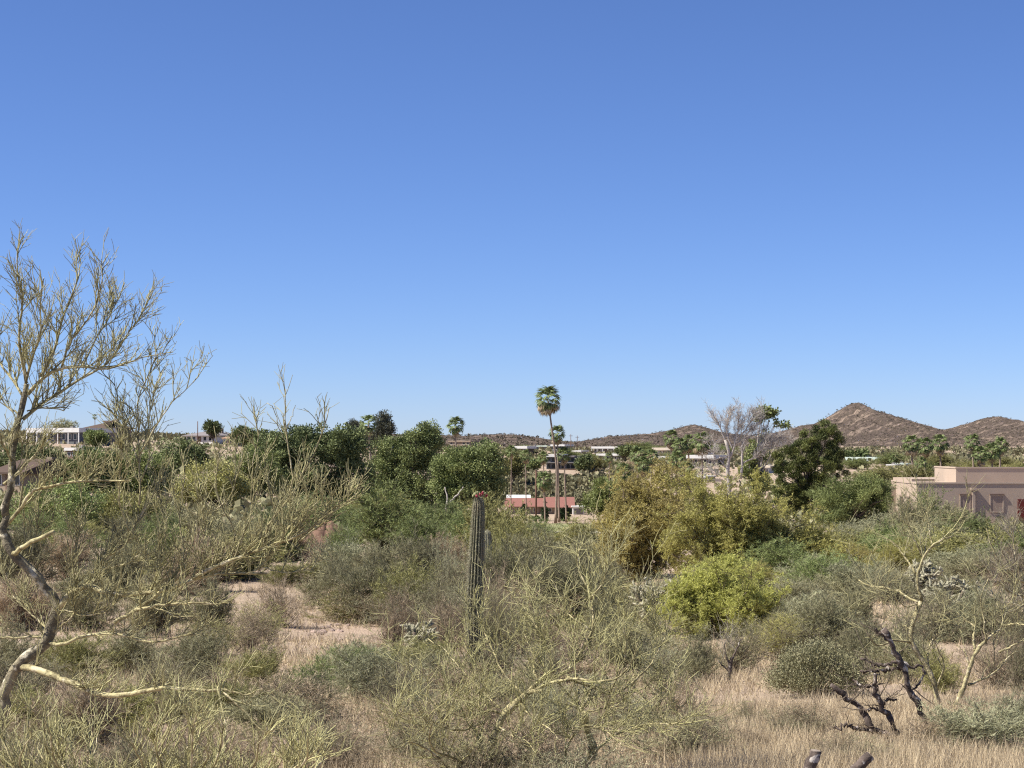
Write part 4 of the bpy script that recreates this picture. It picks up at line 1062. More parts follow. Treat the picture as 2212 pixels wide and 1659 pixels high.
row("in the near scrub around the middle palo verde", "near middle scrub", [
    ('loose', 'scrub_sage', 960, 40, 140, 1400), ('loose', 'scrub_grey', 1070, 42, 130, 1375), ('loose', 'scrub_sage', 1160, 40, 140, 1390), ('loose', 'scrub_brown', 1260, 42, 130, 1375), ('wispy', 'scrub_grey', 1350, 44, 130, 1345), ('loose', 'scrub_sage', 1430, 40, 130, 1375),
    ('wispy', 'scrub_grey', 1500, 42, 130, 1370), ('loose', 'scrub_grey', 1590, 46, 130, 1340), ('loose', 'scrub_brown', 1440, 31, 150, 1465), ('loose', 'scrub_brown', 1330, 30, 150, 1475), ('loose', 'scrub_sage', 1210, 29, 150, 1490), ('loose', 'scrub_brown', 1060, 30, 150, 1480), ('wispy', 'scrub_sage', 930, 30, 140, 1490), ('loose', 'scrub_brown', 1520, 27, 140, 1530)])
row("around the dead snag at lower right", "scrub around the snag", [
    ('wispy', 'scrub_sage', 2130, 25.5, 270, 1520), ('wispy', 'scrub_grey', 1950, 42, 140, 1370), ('wispy', 'scrub_olive', 2030, 38, 120, 1400), ('loose', 'scrub_brown', 2150, 40, 140, 1370), ('wispy', 'scrub_grey', 1870, 44, 110, 1340), ('loose', 'scrub_grey', 2210, 36, 110, 1330), ('wispy', 'scrub_sage', 2230, 28, 160, 1500)])
def fill(where, group, n, pa, pb, da, db, hm, wm, mats, shapes=('wispy', 'loose')):
    items = []
    for k in range(n):
        px = pa + (pb - pa) * (k + rng.uniform(.1, .9)) / n
        d = math.exp(rng.uniform(math.log(da), math.log(db)))
        if 655 < px < 775 and 46 < d < 70: d = 44
        if px < 1285 and 440 < d < 565: continue
        if 1425 < px < 1695 and 38 < d < 62: d = rng.uniform(66, 84)
        h = rng.uniform(*hm); w = rng.uniform(*wm)
        p = gp(px, d)
        items.append((shapes[rng.integers(len(shapes))], mats[rng.integers(len(mats))], px, d, w / d * F, HY - (p[2] + h) / d * F))
    row(where, group, items)
G_ = ['scrub_grey', 'scrub_sage', 'scrub_olive', 'scrub_brown']
fill("low on the near left slope", "low near left fill", 11, -40, 640, 26, 45, (.5, 1.1), (1.0, 2.0), ['scrub_brown', 'scrub_grey', 'scrub_olive', 'scrub_brown'])
fill("low on the middle left slope", "low middle left fill", 12, -40, 660, 46, 90, (.6, 1.4), (1.6, 3.0), ['scrub_brown', 'scrub_grey', 'scrub_brown', 'scrub_olive'])
fill("low on the far left slope", "low far left fill", 20, -40, 640, 90, 140, (1.2, 2.4), (3.0, 5.0), ['scrub_green', 'scrub_grey', 'scrub_olive', 'scrub_brown'], ('wispy', 'feather'))
fill("low around the saguaro foot", "low saguaro fill", 14, 760, 1340, 32, 60, (.6, 1.2), (1.4, 2.4), G_)
fill("low behind the saguaro", "low fill behind saguaro", 20, 700, 1330, 62, 105, (.9, 1.8), (2.4, 4.0), G_)
fill("low under the yellow thicket", "low fill under yellow thicket", 18, 1290, 1800, 48, 84, (.6, 1.5), (2.0, 3.2), ['scrub_grey', 'scrub_sage', 'olive', 'scrub_olive'])
fill("low on the right slope", "low right fill", 14, 1660, 2260, 40, 70, (.6, 1.5), (1.8, 3.0), ['scrub_grey', 'scrub_sage', 'scrub_grey', 'scrub_brown'])
fill("low before the adobe house", "low adobe fill", 20, 1680, 2260, 72, 125, (1.0, 2.0), (2.8, 4.5), ['scrub_green', 'scrub_sage', 'scrub_olive', 'scrub_grey'], ('wispy', 'feather'))
fill("down in the far wash", "wash fill", 18, 560, 1350, 150, 270, (1.5, 3.5), (4.0, 8.0), ['scrub_green', 'mesquite', 'scrub_olive'], ('feather', 'wispy'))
fill("on the hillside below the arched house", "hillside shrubs", 20, 1085, 1480, 445, 555, (1.5, 3.6), (4.5, 9.0), ['scrub_olive', 'scrub_green', 'scrub_grey', 'scrub_brown'], ('feather', 'wispy'))
fill("among the far hillside houses", "shrubs among the hillside houses", 20, 1090, 1570, 530, 720, (1.8, 4.0), (5.0, 11.0), ['scrub_olive', 'scrub_green', 'mesquite'], ('feather',))
fill("in the valley right of the pine", "valley shrubs at right", 16, 1780, 2240, 300, 520, (1.5, 3.5), (5.0, 10.0), ['scrub_olive', 'scrub_green', 'mesquite'], ('feather',))
fill("small, in the golden grass", "small shrubs in golden grass", 9, 1500, 2000, 22, 34, (.3, .6), (.6, 1.2), ['scrub_brown', 'scrub_grey'], ('loose',))
fill("twiggy, at the bottom edge", "bottom twiggy fill", 12, 480, 1500, 21.5, 33, (.4, .85), (1.1, 1.9), ['scrub_brown', 'scrub_grey', 'scrub_sage', 'scrub_brown'], ('loose',))
fill("twiggy, at lower left", "lower left twiggy fill", 9, -30, 560, 20, 30, (.4, .8), (1.1, 1.8), ['scrub_brown', 'scrub_grey', 'scrub_olive'], ('loose',))
row("before the small saguaro", "scrub before the small saguaro", [('wispy', 'scrub_olive', 1072, 74, 90, 1180), ('wispy', 'scrub_grey', 1050, 70, 70, 1195)])
row("on the dirt before the earth mound", "scrub by the earth mound", [('wispy', 'scrub_brown', 640, 112, 90, 1140), ('wispy', 'scrub_green', 742, 114, 80, 1135), ('loose', 'scrub_brown', 690, 100, 70, 1180)])
shrub('dense', 'scrub_grey', 1762, 37.5, 190, 1388, "jojoba_bush", "rounded dense grey-green bush left of the dead snag", "shrub")

# ------------------------------------------------------------------ saguaros
def saguaro(label, px_base, d, prof, fruits, ribs=15, mat='saguaro'):
    """prof: (px centre, py, half width px)"""
    b = gp(px_base, d); b[2] -= .08
    t = thing("saguaro_cactus", label, "cactus", b)
    rows = [(px_base, HY - b[2] / d * F, prof[-1][2])] + [p for p in prof[::-1]]
    a = np.array([[*at(p[0], p[1], d), p[2] * .93 / F * d] for p in rows])
    s = resample(a, 46)
    rad = s[:, 3].copy()
    tt = np.linspace(0, 1, 10); rad[-10:] *= np.sqrt(np.maximum(1 - np.clip((tt - .55) / .45, 0, 1) ** 2 * .995, 0))
    na = ribs * 6
    th = np.arange(na) * 2 * math.pi / na
    wave = np.abs(np.cos(th * ribs / 2)) ** .8
    prof_r = .74 + .26 * wave
    wob = 1 + .03 * np.sin(np.linspace(0, 9, 46))[:, None]
    rr = rad[:, None] * prof_r[None, :] * wob * (1 + .035 * np.sin(np.linspace(0, 13, 46)[:, None] + th[None, :] * 2) + .02 * rng.normal(size=(46, 1)))
    V = s[:, None, :3] - b + np.stack([np.cos(th), np.sin(th), np.zeros(na)], 1)[None] * rr[..., None]
    i = np.arange(46 * na).reshape(46, na)
    q = np.stack([i[:-1], np.roll(i, -1, 1)[:-1], np.roll(i, -1, 1)[1:], i[1:]], -1).reshape(-1, 4)
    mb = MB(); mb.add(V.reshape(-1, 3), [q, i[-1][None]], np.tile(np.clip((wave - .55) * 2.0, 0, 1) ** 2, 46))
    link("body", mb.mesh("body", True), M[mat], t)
    top = s[-1, :3] - b; R = rad[-12]
    # spine tufts along the ridges
    sp = MB()
    ar = np.arange(ribs) * 2 * math.pi / ribs
    J, K = np.meshgrid(np.arange(0, 230), np.arange(ribs), indexing='ij')
    f = J.ravel() / 229 * 44.9; k0 = f.astype(int); fr = f - k0
    cen = s[k0, :3] * (1 - fr[:, None]) + s[k0 + 1, :3] * fr[:, None] - b
    rw_ = rad[k0] * (1 - fr) + rad[k0 + 1] * fr
    o = np.stack([np.cos(ar[K.ravel()]), np.sin(ar[K.ravel()]), np.zeros(len(f))], 1)
    base_ = cen + o * rw_[:, None] * .99
    for _ in range(3):
        slivers(sp, base_, nrm(o + rand_dir(len(o)) * .8), rng.uniform(.03, .055, len(o)), .008, rng.random(len(o)))
    link("spines", sp.mesh("spines"), M['cholla'], t)["kind"] = "stuff"
    for kx in range(fruits):
        an = kx * 2.39996; rr_ = R * (.95 - .5 * (kx % 3) / 3)
        red = kx % 5 == 0
        fm = FRUIT
        link("fruit" if red else "bud", fm, M['fruit_red' if red else 'bud'], t,
             loc=top + np.array([math.cos(an) * rr_, math.sin(an) * rr_, -.09 * (rr_ / R) ** 2 + .02]),
             rot=(math.sin(an) * -.7 * rr_ / R, math.cos(an) * .7 * rr_ / R, an), scale=(.85, .85, rng.uniform(.6, .95)))
mb = MB(); tubes(mb, np.array([[(0, 0, 0), (0, 0, .03), (0, 0, .07), (0, 0, .1), (0, 0, .115)]], float), np.array([[.014, .028, .033, .024, .006]]), 8)
FRUIT = mb.mesh("fruit", True)
saguaro("tall single-stemmed saguaro with red fruit on top, left of centre", 1026, 42,
        [(1034, 1068, 12.5), (1034, 1078, 13), (1033, 1110, 14.5), (1031, 1160, 16), (1029, 1200, 18), (1027, 1250, 19.5), (1025, 1300, 20), (1025, 1360, 17), (1025, 1420, 13)], 16)
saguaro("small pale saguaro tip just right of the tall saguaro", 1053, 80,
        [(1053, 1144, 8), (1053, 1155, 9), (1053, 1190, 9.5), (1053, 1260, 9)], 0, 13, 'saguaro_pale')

# cholla: trunk with jointed spiny arms
def cholla(label, px, d, wpx, top, mat='cholla'):
    b = gp(px, d); b[2] -= .05
    h = -(top - HY) / F * d - b[2]; w = wpx / F * d
    t = thing("cholla_cactus", label, "cactus", b)
    n = 10
    az = rng.uniform(0, 6.28, n)
    P0 = np.stack([np.zeros((n, 3)), np.stack([np.cos(az) * w * .12, np.sin(az) * w * .12, np.full(n, h * .3)], 1), np.stack([np.cos(az) * w * .3, np.sin(az) * w * .3, np.full(n, h * .6)], 1), np.stack([np.cos(az) * w * .42, np.sin(az) * w * .42, h * rng.uniform(.6, .85, n)], 1)], 1)
    R0 = np.linspace(.07, .045, 4)[None].repeat(n, 0)
    mb = MB(); tubes(mb, P0, R0, 6); link("trunk", mb.mesh("trunk", True), M['wood_dark'], t)
    P1, R1 = spawn(P0, R0, 90, (.18 * h, .3 * h), .9, .35, .3, 4, .9, .032, .5, 1, .2)
    R1[:] = np.array([.03, .04, .04, .02])
    P2, R2 = spawn(P1, R1, 200, (.10 * h, .18 * h), .9, .1, .3, 4, .9, .03, .4, 1, .2)
    R2[:] = np.array([.025, .035, .035, .015])
    mb = MB(); tubes(mb, P1, R1, 6); tubes(mb, P2, R2, 6)
    link("joints", mb.mesh("joints", True), M[mat], t)["kind"] = "stuff"
    C, T = on_curves(np.concatenate([P1, P2]), 9000)
    o = rand_dir(len(C))
    sp = MB(); slivers(sp, C + o * .02, o, rng.uniform(.03, .07, len(C)), .010, rng.random(len(C)) * .5)
    link("spines", sp.mesh("spines"), M[mat], t)["kind"] = "stuff"
cholla("pale spiny cholla behind the right palo verde", 2046, 56, 120, 1250)
cholla("small cholla between the golden tree and the lime bush", 1412, 62, 90, 1252)
cholla("small cholla above the pale one at right", 1998, 66, 50, 1215)
cholla("low pale cholla in the scrub left of the saguaro base", 905, 47, 50, 1345)

# ------------------------------------------------------------------ earth mound, rocks
def mound(name, label, px, d, wpx, top):
    b = gp(px, d); w = wpx / F * d / 2; h = -(top - HY) / F * d - b[2]
    r = np.linspace(0, 1, 14); a = np.linspace(0, 2 * math.pi, 40, endpoint=False)
    Rr, A = np.meshgrid(r, a, indexing='ij')
    Z = h * (1 - Rr ** 2) ** 1.2 * (1 + .22 * np.sin(A * 2 + 1) * Rr + .10 * np.sin(A * 5) * Rr) - .2 * Rr + rng.normal(size=Rr.shape) * .07
    Z[0] = h
    V = np.stack([np.cos(A) * Rr * w, np.sin(A) * Rr * w * .8, Z], -1)
    i = np.arange(14 * 40).reshape(14, 40)
    q = np.stack([i[:-1], np.roll(i, -1, 1)[:-1], np.roll(i, -1, 1)[1:], i[1:]], -1).reshape(-1, 4)[:, ::-1]
    o = link(name, MB().add(V.reshape(-1, 3), q).mesh(name, True), M['mound'], loc=b)
    tag(o, label, "mound")
mound("earth_mound", "reddish brown heap of earth left of the feathery green shrub", 706, 122, 150, 1130)
def rock_mesh(seed):
    r = np.random.default_rng(seed)
    th, ph = np.meshgrid(np.linspace(.15, math.pi - .15, 5), np.linspace(0, 2 * math.pi, 7, endpoint=False), indexing='ij')
    R = r.uniform(.75, 1.15, th.shape)
    V = np.stack([np.sin(th) * np.cos(ph) * R, np.sin(th) * np.sin(ph) * R * .8, np.cos(th) * R * .6], -1)
    i = np.arange(35).reshape(5, 7)
    q = np.stack([i[:-1], i[1:], np.roll(i, -1, 1)[1:], np.roll(i, -1, 1)[:-1]], -1).reshape(-1, 4)
    return MB().add(V.reshape(-1, 3), [q, i[0][None], i[-1][None, ::-1]]).mesh("rock")
RK = [rock_mesh(i) for i in range(5)]
def rocks(label, group, spots, smin, smax):
    for k, (px, d) in enumerate(spots):
        p = gp(px, d); s = rng.uniform(smin, smax)
        o = link("rock", RK[k % 5], M['rock'], loc=p + UP * s * .15, rot=(0, 0, rng.uniform(0, 6)), scale=(s, s, s * rng.uniform(.7, 1.1)))
        tag(o, label, "rock", group)
rocks("pale pink stone on the bare patch left of the saguaro scrub", "stones on the bare patch", [(rng.uniform(665, 760), rng.uniform(58, 66)) for _ in range(22)], .06, .17)
rocks("pale pink stone below the bare patch, in the lower gap", "stones in the lower gap", [(rng.uniform(690, 770), rng.uniform(49, 53)) for _ in range(12)], .05, .13)
rocks("dark-edged stone on the dirt track by the earth mound", "stones by the earth mound", [(648, 108), (660, 107), (672, 108), (684, 107)], .18, .3)

# ------------------------------------------------------------------ dry grass and litter
def grass(name, label, N, fn, hmin, hmax, wmin, wmax, m):
    u, d = fn(N)
    x = u * d
    # tufts
    tx = x + rng.normal(size=N) * .05; ty = d + rng.normal(size=N) * .05
    # patchiness
    pat = np.sin(x * .55 + 1.7 * np.sin(d * .23)) + np.sin(d * .61 + 1.3 * np.sin(x * .31)) + rng.normal(size=N) * .9
    k = pat > -.6
    tx, ty = tx[k], ty[k]
    nt_ = max(len(tx) // 9, 1)
    ti = rng.integers(nt_, size=len(tx)); rad_ = np.abs(rng.normal(size=len(tx))) * .05; an_ = rng.uniform(0, 6.28, len(tx))
    lone = rng.random(len(tx)) < .35
    tx = np.where(lone, tx, tx[ti] + np.cos(an_) * rad_); ty = np.where(lone, ty, ty[ti] + np.sin(an_) * rad_)
    C = np.stack([tx, ty, gz(tx, ty) - .02], 1)
    n = len(C)
    Dr = nrm(UP + rng.normal(size=(n, 3)) * .42)
    tv = rng.random(nt_ + 1)[ti]
    mb = MB(); slivers(mb, C, Dr, rng.uniform(hmin, hmax, n) * (.45 + .55 * rng.random(nt_ + 1)[ti]), rng.uniform(wmin, wmax, n), np.clip(tv * .75 + rng.random(n) * .25, 0, 1))
    o = link(name, mb.mesh(name), M[m])
    tag(o, label, "grass", kind="stuff")
def px_zone(pa, pb, da, db):
    return lambda N: ((rng.uniform(pa, pb, N) - CX) / F, np.exp(rng.uniform(math.log(da), math.log(db), N)))
grass("dry_grass", "straw-coloured dry grass across the near slope", 230000, px_zone(-300, 2500, 17, 48), .2, .55, .008, .018, 'straw')
grass("dry_grass", "tall golden dry grass around the dead snag at lower right", 60000, px_zone(1480, 2250, 21, 36), .25, .55, .008, .016, 'straw')
grass("dry_grass", "sparse dry grass on the middle slope", 110000, px_zone(-200, 2450, 46, 105), .2, .6, .014, .030, 'straw')

# ------------------------------------------------------------------ foreground palo verdes
PV = [dict(per=16, L=(.13, .43), spread=.55, up=.45, fwd=.6, n=6, r0=.6, rmin=.0048, rmax=.010, jit=.09, drift=.05, t0=.05, taper=.5),
      dict(per=4.6, L=(.10, .33), spread=.62, up=.3, fwd=.65, n=5, r0=.7, rmin=.0034, rmax=.006, jit=.09, drift=.05, t0=.1, taper=.4),
      dict(per=2.0, L=(.07, .19), spread=.65, up=.2, fwd=.65, n=4, r0=.7, rmin=.0025, rmax=.004, jit=.10, t0=.15, taper=.3)]
d1 = 16.0
def l1(pts, r0, r1, dens=1.0, a=d1, b=None, n=14):
    P, R = limb(pts, a, b if b else a + rng.uniform(-.5, .5), r0, r1, n, .004); return (P, R, dens)
base = gp(-95, d1); byp = HY - base[2] / d1 * F
tr1 = [limb([(-95, byp + 10), (-70, 1720), (-25, 1610), (0, 1549), (13, 1489), (30, 1443), (67, 1419), (90, 1399), (110, 1366), (126, 1313), (117, 1286), (90, 1266), (60, 1229), (33, 1199), (8, 1170), (6, 1140), (14, 1110)], d1, d1, 16, 8.5, 46, .012),
       limb([(12, 1115), (20, 1070), (27, 1010), (31, 952), (43, 896), (51, 862), (57, 829)], d1, d1, 8.5, 5.5, 16, .006)]
lm1 = [
    l1([(60, 852), (87, 816), (133, 792), (177, 792), (213, 799), (253, 794), (307, 772), (360, 762)], 4.4, .85, .8, d1, 15.6),
    l1([(50, 906), (77, 879), (110, 862), (140, 839), (173, 819), (213, 801), (240, 780), (262, 740), (300, 690), (325, 640)], 4.2, .8, 1.2, d1, 16.6),
    l1([(87, 814), (117, 762), (133, 696), (150, 646), (165, 618), (171, 590), (174, 560)], 3.4, 1.0, .85),
    l1([(57, 828), (43, 762), (43, 696), (50, 639), (37, 572), (37, 546)], 3.6, 1.0, .85),
    l1([(55, 830), (70, 770), (90, 720), (85, 660), (95, 600)], 3, 1, .85, d1, 15.4),
    l1([(52, 860), (20, 810), (-5, 780), (-20, 700), (-10, 600)], 3.2, 1.0, .8),
    l1([(133, 792), (150, 740), (190, 690), (215, 640), (222, 600)], 2.4, .9, .85, d1, 15.5),
    l1([(177, 792), (205, 735), (240, 680), (270, 610)], 2.2, .9, .85, d1, 16.5),
    l1([(43, 896), (15, 880), (-15, 830)], 2.4, 1.0, .9),
    l1([(58, 888), (100, 880), (140, 888), (145, 880), (175, 840)], 1.6, .7, .5),
    l1([(8, 1046), (42, 1018), (60, 996), (80, 982), (94, 956), (98, 938)], 3.6, 1.6, .6),
    l1([(28, 1000), (5, 960), (-10, 900)], 2.4, 1.0, .8),
    l1([(24, 1040), (50, 985), (40, 930), (55, 900)], 1.8, .8, .6),
    l1([(20, 1128), (42, 1106), (54, 1078), (72, 1056), (100, 1052), (124, 1048), (160, 1040), (192, 1036), (240, 1040), (284, 1038)], 4.6, 1.8, 1.0, d1, 15.3),
    # mid bundle
    l1([(130, 1313), (150, 1283), (180, 1263), (203, 1266), (233, 1283), (283, 1286), (333, 1279), (383, 1269), (417, 1249), (467, 1239), (533, 1239), (577, 1239)], 8.2, 2.4, 1.2, d1, 15.2, 20),
    l1([(417, 1249), (450, 1229), (493, 1213), (533, 1196), (583, 1179), (627, 1169), (690, 1128), (745, 1075)], 5.2, 1.4, 1.7, 15.4, 14.8, 16),
    l1([(187, 1259), (207, 1229), (227, 1199), (253, 1193), (260, 1186), (288, 1146), (306, 1104), (330, 1076), (345, 1030)], 5.4, 1.6, 1.3, d1, 16.4, 16),
    l1([(227, 1229), (270, 1218), (310, 1195)], 2, .9, .8),
    l1([(247, 1346), (290, 1319), (330, 1293), (350, 1273)], 4.2, 3.2, .5, 15.6, 15.4),
    l1([(290, 1319), (333, 1309), (400, 1303), (473, 1303)], 4.0, 1.6, .8, 15.5, 15.1),
    l1([(317, 1309), (350, 1318), (383, 1334), (433, 1330)], 1.5, .8, .4, 15.5, 15.2),
    l1([(100, 1385), (130, 1402), (165, 1378), (220, 1365), (270, 1371), (290, 1385), (330, 1390), (367, 1383), (385, 1372), (427, 1370)], 4.2, 1.6, .5, d1, 15.3),
    l1([(110, 1380), (70, 1376), (0, 1378), (-60, 1370)], 3, 1.5, .4),
    l1([(40, 1439), (73, 1443), (123, 1463), (160, 1476), (193, 1496), (233, 1504), (283, 1501), (320, 1489), (360, 1484), (417, 1489), (483, 1489)], 8, 3.4, .5, d1, 14.6, 18),
    l1([(483, 1489), (507, 1496), (533, 1502), (560, 1488), (575, 1496)], 2.4, 1.0, .6, 14.6, 14.5),
    l1([(483, 1495), (533, 1539), (553, 1573), (600, 1593), (667, 1603), (733, 1609)], 2.0, .8, .6, 14.6, 14.4),
    # upright stems of the right part
    l1([(300, 1090), (303, 1040), (300, 962), (293, 879), (310, 829), (333, 790), (338, 745)], 2.4, .9, .8, 15.6, 15.8),
    l1([(300, 1000), (275, 930), (255, 880), (248, 815)], 1.6, .8, .7, 15.6, 15.8),
    l1([(302, 980), (330, 930), (350, 900), (380, 860), (430, 812)], 1.8, .7, .45, 15.6, 15.4),
    l1([(305, 1040), (325, 985), (320, 920), (326, 870), (352, 800)], 1.6, .7, .7),
    l1([(280, 1150), (255, 1080), (262, 1000), (258, 940)], 1.8, .8, .9),
    l1([(383, 1269), (400, 1200), (385, 1120), (400, 1040), (392, 970)], 2, .8, .45, 15.4, 15.5),
    l1([(450, 1229), (520, 1166), (497, 1126), (469, 1088), (467, 1028), (473, 968), (462, 920)], 2.2, .7, .3, 15.3, 15.2),
    l1([(467, 1100), (500, 1070), (520, 1010), (526, 950), (532, 910)], 1.5, .7, .25, 15.3, 15.2),
    l1([(569, 1178), (581, 1128), (605, 1098), (635, 1068), (655, 1022), (679, 978), (697, 932), (706, 905), (711, 880)], 3.0, .8, .3, 15.1, 15.0, 16),
    l1([(600, 1105), (635, 1048), (629, 998), (621, 958), (615, 918), (616, 880), (617, 840)], 2.2, .7, .22, 15.1, 15.0),
    l1([(621, 958), (605, 930), (590, 880), (577, 870)], 1.2, .6, .12, 15.0, 15.0),
    l1([(618, 930), (630, 900), (638, 875)], 1.1, .6, .12, 15.0, 15.0),
    l1([(600, 1180), (590, 1100), (575, 1030), (570, 990), (600, 940)], 1.8, .7, .45, 15.2, 15.2),
    l1([(649, 1168), (699, 1122), (739, 1092), (777, 1062)], 2, .7, .8, 14.9, 14.7),
    l1([(600, 1175), (640, 1120), (690, 1080), (720, 1030)], 1.6, .7, .9, 15.0, 14.8),
    l1([(500, 1210), (530, 1150), (550, 1080), (545, 1000), (560, 930)], 1.8, .7, .45, 15.3, 15.1),
    l1([(533, 1239), (570, 1225), (610, 1240), (640, 1235), (680, 1232)], 1.4, .6, .8, 15.2, 15.0),
    l1([(440, 1250), (430, 1180), (440, 1100), (430, 1040)], 1.6, .7, 1.1, 15.3, 15.5),
    l1([(340, 1280), (350, 1200), (362, 1120), (355, 1050)], 1.6, .7, 1.1, 15.5, 15.7),
    l1([(60, 1229), (80, 1150), (75, 1090), (95, 1030)], 1.6, .7, .9, 16, 16.2),
    l1([(150, 1283), (160, 1200), (180, 1130), (175, 1070)], 1.6, .7, .9, 16, 16.3),
    l1([(110, 1366), (60, 1320), (30, 1290), (10, 1240)], 2.2, .8, 1.1, 16, 16.4),
    l1([(126, 1313), (180, 1330), (230, 1325), (250, 1300)], 2.0, .8, 1.1, 16, 15.6),
    l1([(113, 1366), (160, 1330), (170, 1290)], 1.8, .7, 1.0, 16, 15.8),
]
t1 = bare_tree("palo_verde", "large leafless palo verde filling the left side, nearest the camera", base, tr1, lm1, M['palo_old'], M['palo'], M['twig'], PV)
P, R = limb([(24, 1196), (40, 1188), (70, 1170), (116, 1148)], d1, 15.6, 5.6, 4.4, 8, .006)
mb = MB(); tubes(mb, (P - base)[None], R[None], 9)
link("sawn_branch", mb.mesh("sawn_branch", True), M['palo'], t1)

# crown tops of a second palo verde rising from below the frame at lower left
d0 = 12.5
base = gp(300, d0); by = HY - base[2] / d0 * F
trb = [limb([(300, by + 5), (300, 1900), (310, 1830)], d0, d0, 22, 18, 6)]
lb = []
for k in range(30):
    x1 = rng.uniform(-40, 720); x0 = 310 + (x1 - 310) * .25
    yt = rng.uniform(1480, 1600) + 50 * (abs(x1 - 200) > 330)
    xm = (x0 + x1) / 2 + rng.uniform(-30, 30)
    lb.append((*limb([(x0, 1835 + rng.uniform(0, 20)), (xm, 1740), (x1, 1650), (x1 + rng.uniform(-25, 30), (1650 + yt) / 2), (x1 + rng.uniform(-30, 40), yt)], d0, d0 + rng.uniform(-1.0, 1.2), 4.5, .9, 14, .006), .42))
bare_tree("palo_verde", "bright yellow-green palo verde twigs reaching up from the lower left edge", base, trb, lb, M['palo_old'], M['palo'], M['twig_bright'], PV)

# middle palo verde
d2 = 22.5
def z6(*p): return [(737.5 + x / 3, 1106 + y / 3) for x, y in p]
PV2 = [dict(per=6.5, L=(.2, .75), spread=.7, up=.4, fwd=.5, n=6, r0=.55, rmin=.0055, rmax=.014, jit=.13, drift=.05, t0=.05),
       dict(per=6, L=(.15, .5), spread=.65, up=.3, fwd=.55, n=5, r0=.7, rmin=.0042, rmax=.008, jit=.13, drift=.04, t0=.1),
       dict(per=2.8, L=(.08, .28), spread=.7, up=.2, fwd=.6, n=4, r0=.7, rmin=.0034, rmax=.006, jit=.16, t0=.15)]
base = gp(1190, d2); by = HY - base[2] / d2 * F
def l2(p, r0, r1, dens=1.0, a=d2, b=None, n=14):
    P, R = limb(z6(*p), a, b if b else a + rng.uniform(-.8, .8), r0, r1, n, .006); return (P, R, dens)
tr2 = [limb([(1190, by + 6), (1150, 1660)] + z6((960, 1600), (980, 1480), (1010, 1390), (1060, 1300), (1130, 1240), (1200, 1180)), d2, d2, 11, 7, 18, .006),
       limb([(1190, by + 6), (1240, 1670)] + z6((1640, 1560), (1620, 1500), (1580, 1380), (1570, 1300)), d2, d2 - .5, 11, 6.5, 16, .006)]
